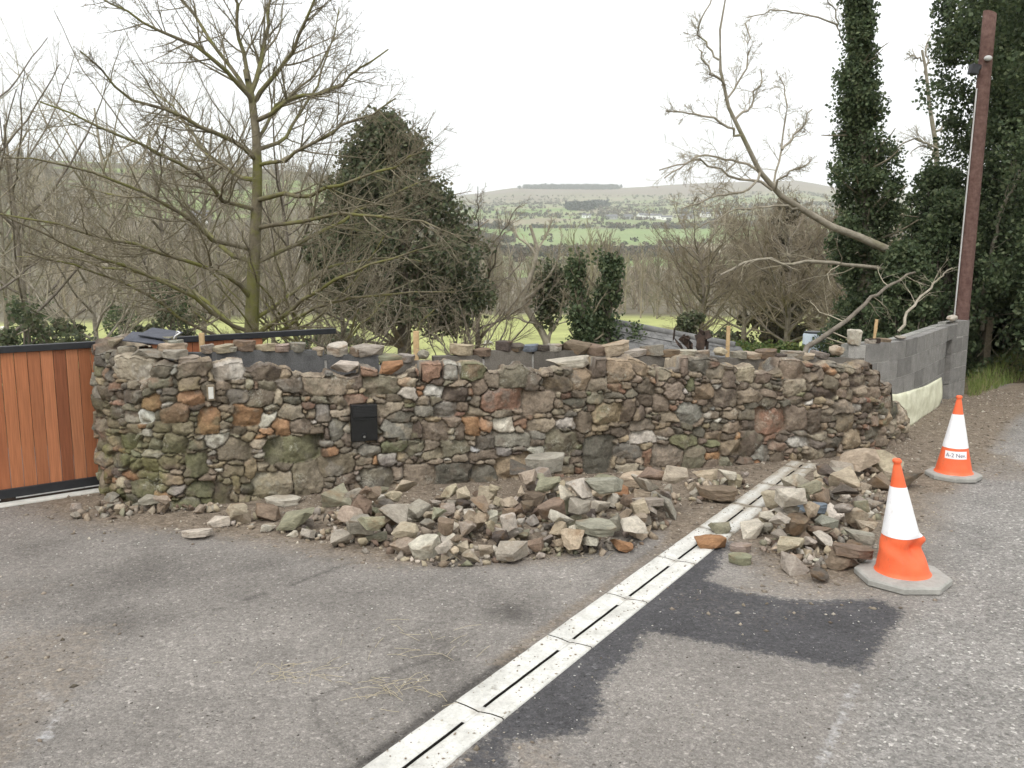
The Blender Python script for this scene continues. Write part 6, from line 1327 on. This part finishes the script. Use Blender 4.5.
# drum
c = D(815, 333, 16.5); dr = empty('plastic_drum', (c[0], 16.5, c[2] - .75)); tag(dr, 'pale blue plastic drum standing behind the wall under the branch', 'drum')
bm = bmesh.new(); rings = []
for z, rr in ((0, .2), (.02, .225), (.2, .225), (.22, .232), (.24, .225), (.5, .225), (.52, .232), (.54, .225), (.72, .22), (.75, .20)): rings.append([bm.verts.new((rr * math.cos(a), rr * math.sin(a), z)) for a in np.arange(28) / 28 * 6.2832])
for a, b in zip(rings[:-1], rings[1:]):
    for i in range(28): bm.faces.new((a[i], a[(i + 1) % 28], b[(i + 1) % 28], b[i]))
bm.faces.new(rings[0]); bm_obj('drum_body', bm, M['drum'], dr, True, world=False)
bm = bmesh.new(); bmesh.ops.create_cone(bm, cap_ends=True, segments=28, radius1=.205, radius2=.20, depth=.03, matrix=Matrix.Translation((0, 0, .765))); bm_obj('lid', bm, M['black'], dr, world=False)
# lamb in the field: one skinned body, standing and grazing
def lamb(px, py, y, L_, rz, label):
    x = XY(px, y); z = float(land_z(np.array([x]), np.array([y]))[0]); me = bpy.data.meshes.new('sheep'); s_ = L_
    vs = [(0, 0, .52), (.30, 0, .54), (-.30, 0, .52), (.48, 0, .50), (.60, 0, .34), (.68, 0, .20), (.25, .10, .28), (.25, .10, .02), (.25, -.10, .28), (.25, -.10, .02), (-.27, .10, .30), (-.24, .10, .02), (-.27, -.10, .30), (-.24, -.10, .02), (-.40, 0, .40)]
    es = [(0, 1), (0, 2), (1, 3), (3, 4), (4, 5), (1, 6), (6, 7), (1, 8), (8, 9), (2, 10), (10, 11), (2, 12), (12, 13), (2, 14)]; rad = [.21, .20, .20, .11, .08, .05, .06, .03, .06, .03, .07, .03, .07, .03, .04]
    me.from_pydata([(a * s_, b * s_, c * s_) for a, b, c in vs], es, []); me.update(); o = link('sheep', me, M['wool']); o.location = (x, y, z); o.rotation_euler = (0, 0, rz); md = o.modifiers.new('s', 'SKIN')
    for k, sv in enumerate(me.skin_vertices[0].data): sv.radius = (rad[k] * s_, rad[k] * s_); sv.use_root = (k == 0)
    m2 = o.modifiers.new('d', 'SUBSURF'); m2.levels = 1; m2.render_levels = 2; tag(o, label, 'sheep', 'sheep grazing in the field')
lamb(487, 341, 52, .62, .3, 'small white sheep grazing in the field behind the raised blocks'); lamb(8, 312, 75, .9, 2.6, 'white sheep in the field behind the cedar gate')

# ------------------------------------------------------------------ small stuff: grit, verge grass, straw, leaves on the ground
r = np.random.default_rng(151)
def grit(n, poly_fn, smin, smax, name, label, cols, zoff=0):
    P_ = poly_fn(n); n = len(P_); base = np.array([[1, 0, 0], [-1, 0, 0], [0, 1, 0], [0, -1, 0], [0, 0, 1], [0, 0, -1]], float); f = np.array([[0, 2, 4], [2, 1, 4], [1, 3, 4], [3, 0, 4], [2, 0, 5], [1, 2, 5], [3, 1, 5], [0, 3, 5]])
    s_ = (smin + (smax - smin) * r.random(n) ** 2.5); sc_ = s_[:, None] * r.uniform(.5, 1.2, (n, 3)) * np.array([1, 1, .65]); a = r.uniform(0, 6.28, n); ca, sa = np.cos(a), np.sin(a)
    v = base[None] * sc_[:, None] * r.uniform(.7, 1.2, (n, 6, 1)); v = np.stack([v[..., 0] * ca[:, None] - v[..., 1] * sa[:, None], v[..., 0] * sa[:, None] + v[..., 1] * ca[:, None], v[..., 2]], -1); v += P_[:, None]
    F = (f[None] + (np.arange(n) * 6)[:, None, None]).reshape(-1, 3); c = np.asarray(cols)[r.integers(len(cols), size=n)] * r.uniform(.7, 1.3, (n, 1)); me = npmesh(name, v.reshape(-1, 3), F, False, np.repeat(c, 6, 0)); tag(link(name, me, M['soil']), label, 'grit', kind='stuff')
def p_dirt(n):
    out = []; X_ = r.uniform(-4.5, 8, n * 6); Y_ = r.uniform(2, 12, n * 6); i = ((X_ - X0) / gs).astype(int); j = ((Y_ - Y0) / gs).astype(int); w = np.clip(dirt[i, j], 0, 1.3) ** 1.5
    k = (r.random(n * 6) < w * .7) & ~behind[np.minimum(i, behind.shape[0] - 1), np.minimum(j, behind.shape[1] - 1)]; X_, Y_, i, j = X_[k][:n], Y_[k][:n], i[k][:n], j[k][:n]; return np.stack([X_, Y_, ZG[i, j] + .002], -1)
grit(9000, p_dirt, .003, .024, 'stone_chips', 'small stone chips and crumbs strewn in the dirt along the wall', [(.34, .29, .23), (.24, .20, .16), (.17, .14, .11), (.40, .36, .30), (.2, .17, .13)])
def p_all(n):
    Y_ = 1.6 + 10 * r.random(n) ** 1.6; X_ = r.uniform(-1, 1, n) * (Y_ * .68 + .2); k = (X_ > X0 + .1) & (X_ < X1 - .1); X_, Y_ = X_[k], Y_[k]; i = ((X_ - X0) / gs).astype(int); j = ((Y_ - Y0) / gs).astype(int); k = ~behind[i, j] & (np.abs(side_of_drain(X_, Y_)) > DW); return np.stack([X_, Y_, ZG[i, j] + .0005], -1)[k]
def p_drain(n):
    t = r.uniform(0, LT - .1, n) ** 1.0; o_ = r.choice([-1, 1], n) * (.02 + .10 * r.random(n) ** .6); P2_ = dl0 + dv_ * t[:, None] + dn_ * o_[:, None]; return np.concatenate([P2_, np.full((n, 1), zt0)], -1)
grit(900, p_drain, .0015, .009, 'drain_crumbs', 'soil crumbs and chips lying on the slotted drain', [(.30, .25, .18), (.20, .16, .12), (.4, .36, .3)])
grit(14000, p_all, .0018, .0085, 'grit', 'loose grit scattered over the asphalt', [(.40, .38, .34), (.55, .53, .49), (.10, .09, .08), (.14, .12, .10), (.3, .27, .22)])
# straw bits
P_ = []
for cx0, cy0, n in ((285, 675, 26), (400, 690, 24), (400, 630, 10), (430, 660, 10), (365, 690, 10), (590, 560, 6)):
    for _ in range(n):
        a = G(cx0 + r.normal(0, 34), cy0 + r.normal(0, 7)); an = r.normal(0.05, .8); l = r.uniform(.04, .16); P_.append(np.stack([a + np.array([0, 0, .006]), a + np.array([math.cos(an) * l / 2, math.sin(an) * l / 2 + r.normal(0, .006), .012]), a + np.array([math.cos(an) * l, math.sin(an) * l, .007])]))
tag(link('straw', tubes_mesh('straw', [(np.array(P_), np.full((len(P_), 3), .0011), 3)]), M['straw']), 'thin scattered straw wisps lying on the driveway', 'straw', kind='stuff')
# verge: bank of grass right of the block wall end
vx, vy = np.meshgrid(np.arange(5.2, 16, .08), np.arange(9, 24, .08), indexing='ij'); verge = gp([(958, 399), (978, 400), (1000, 392), (1024, 382), (1100, 366), (1300, 345), (1300, 310), (1000, 316), (962, 330)])
sv = sdpoly(vx, vy, verge); vz = -.03 + .60 * sstep(-.02, 1.6, sv) + .07 * (fbm(vx * 2, vy * 2, 0, 171) - .5) * sstep(0, .3, sv); id2 = np.arange(vx.size).reshape(vx.shape); mk2 = (sv > -.15)[:-1, :-1]; i, j = np.nonzero(mk2)
F = np.stack([id2[i, j], id2[i + 1, j], id2[i + 1, j + 1], id2[i, j + 1]], -1); cc = np.array([.12, .10, .06]) * (.6 + .8 * fbm(vx * 3, vy * 3, 0, 172))[..., None]
me = npmesh('verge', np.stack([vx, vy, vz], -1).reshape(-1, 3), F, True, cc.reshape(-1, 3)); tag(link('verge', me, M['soil']), kind='structure')
n = 70000; X_ = r.uniform(5.3, 12, n); Y_ = r.uniform(9.5, 19, n); s__ = sdpoly(X_, Y_, verge); gn = fbm(X_ * 1.3, Y_ * 1.3, 0, 173); k = (s__ > .12) & (gn > .12); X_, Y_ = X_[k], Y_[k]; i = ((X_ - 5.2) / .08).astype(int); j = ((Y_ - 9) / .08).astype(int); Z_ = vz[i, j]; n = len(X_)
a = r.uniform(0, 6.28, n); h_ = r.uniform(.05, .17, n); ln = r.normal(0, .04, (n, 2)); w = .006; p0 = np.stack([X_, Y_, Z_ - .01], -1); wv_ = np.stack([np.cos(a) * w, np.sin(a) * w, 0 * a], -1); tip = p0 + np.stack([ln[:, 0], ln[:, 1], h_], -1)
v = np.stack([p0 - wv_, p0 + wv_, tip], 1).reshape(-1, 3); gc = np.array([(.17, .24, .06), (.23, .28, .08), (.13, .18, .05), (.30, .28, .13)])[r.integers(4, size=n)]; me = npmesh('verge_grass', v, np.arange(n * 3).reshape(-1, 3), False, np.repeat(gc, 3, 0)); tag(link('verge_grass', me, M['leaf']), 'short green grass growing on the road verge by the pole', 'grass', kind='stuff')
# brambles / dead stems in the verge
NBR = 70; p0 = np.stack([r.uniform(6.6, 9.4, NBR), r.uniform(13.5, 17, NBR), np.full(NBR, .3)], -1); p2 = p0 + np.stack([r.normal(0, .4, NBR), r.normal(0, .4, NBR), r.uniform(.2, .9, NBR)], -1); p1 = (p0 + p2) / 2 + np.array([0, 0, .3]); p3 = p2 + r.normal(0, .25, (NBR, 3)) - np.array([0, 0, .25])
tag(link('bramble_stems', tubes_mesh('bramble_stems', [(np.stack([p0, p1, p2, p3], 1), np.tile([.005, .0045, .0035, .002], (NBR, 1)), 4)]), M['twig']), 'tangle of dead bramble stems in the verge behind the pole', 'brambles', kind='stuff')

# ------------------------------------------------------------------ air, sky, sun
bm = bmesh.new(); box_bm(bm, -6100, 6100, -6100, 6100, -60, 620); hz = bm_obj('haze', bm, None)
hm = bpy.data.materials.new('haze'); hm.use_nodes = True; nt = hm.node_tree; nt.nodes.clear(); o = nt.nodes.new('ShaderNodeOutputMaterial'); pv = nt.nodes.new('ShaderNodeVolumePrincipled'); pv.inputs['Density'].default_value = .00019; pv.inputs['Color'].default_value = (.95, .975, 1, 1); nt.links.new(pv.outputs[0], o.inputs['Volume'])
hz.data.materials.clear(); hz.data.materials.append(hm); tag(hz, kind='stuff')
W = bpy.data.worlds.new('World'); SC.world = W; W.use_nodes = True; nt = W.node_tree; bg = nt.nodes['Background']; sky = nt.nodes.new('ShaderNodeTexSky'); sky.sky_type = 'NISHITA'; sky.sun_disc = False
EL, AZ = R(52), R(200)      # sun high behind the viewer's left, veiled by cloud
sky.sun_elevation = EL; sky.sun_rotation = AZ; sky.air_density = 1.0; sky.dust_density = 4.0; sky.ozone_density = 1.0
hs = nt.nodes.new('ShaderNodeHueSaturation'); hs.inputs['Saturation'].default_value = .22; nt.links.new(sky.outputs[0], hs.inputs['Color'])
tc = nt.nodes.new('ShaderNodeTexCoord'); nz_ = nt.nodes.new('ShaderNodeTexNoise'); nz_.inputs['Scale'].default_value = 2.2; nz_.inputs['Detail'].default_value = 6; nt.links.new(tc.outputs['Generated'], nz_.inputs['Vector'])
cr2 = ramp(nt, nz_.outputs[0], [(.3, .94), (.7, 1.06)]); mm = mix(nt, 1.0, mix(nt, .6, hs.outputs[0], (9.4, 9.5, 9.7)), cr2, 'MULTIPLY'); nt.links.new(mm, bg.inputs['Color']); bg.inputs['Strength'].default_value = .14
sl = bpy.data.lights.new('sun', 'SUN'); sl.energy = 1.1; sl.angle = R(13); sl.color = (1, .97, .92); so = bpy.data.objects.new('sun', sl); COL.objects.link(so)
sd_ = Vector((math.sin(AZ) * math.cos(EL), math.cos(AZ) * math.cos(EL), math.sin(EL))); so.rotation_euler = sd_.to_track_quat('Z', 'Y').to_euler()
SC.view_settings.view_transform = 'Standard'; SC.view_settings.look = 'None'; SC.view_settings.exposure = 0.50; SC.view_settings.gamma = 1
SC.render.engine = 'CYCLES'; SC.cycles.use_denoising = True
try: SC.cycles.denoiser = 'OPENIMAGEDENOISE'
except Exception: pass
SC.cycles.max_bounces = 5; SC.cycles.diffuse_bounces = 3; SC.cycles.glossy_bounces = 2; SC.cycles.transmission_bounces = 2; SC.cycles.volume_bounces = 1; SC.cycles.use_adaptive_sampling = True; SC.cycles.adaptive_threshold = .02
SC.render.film_transparent = False
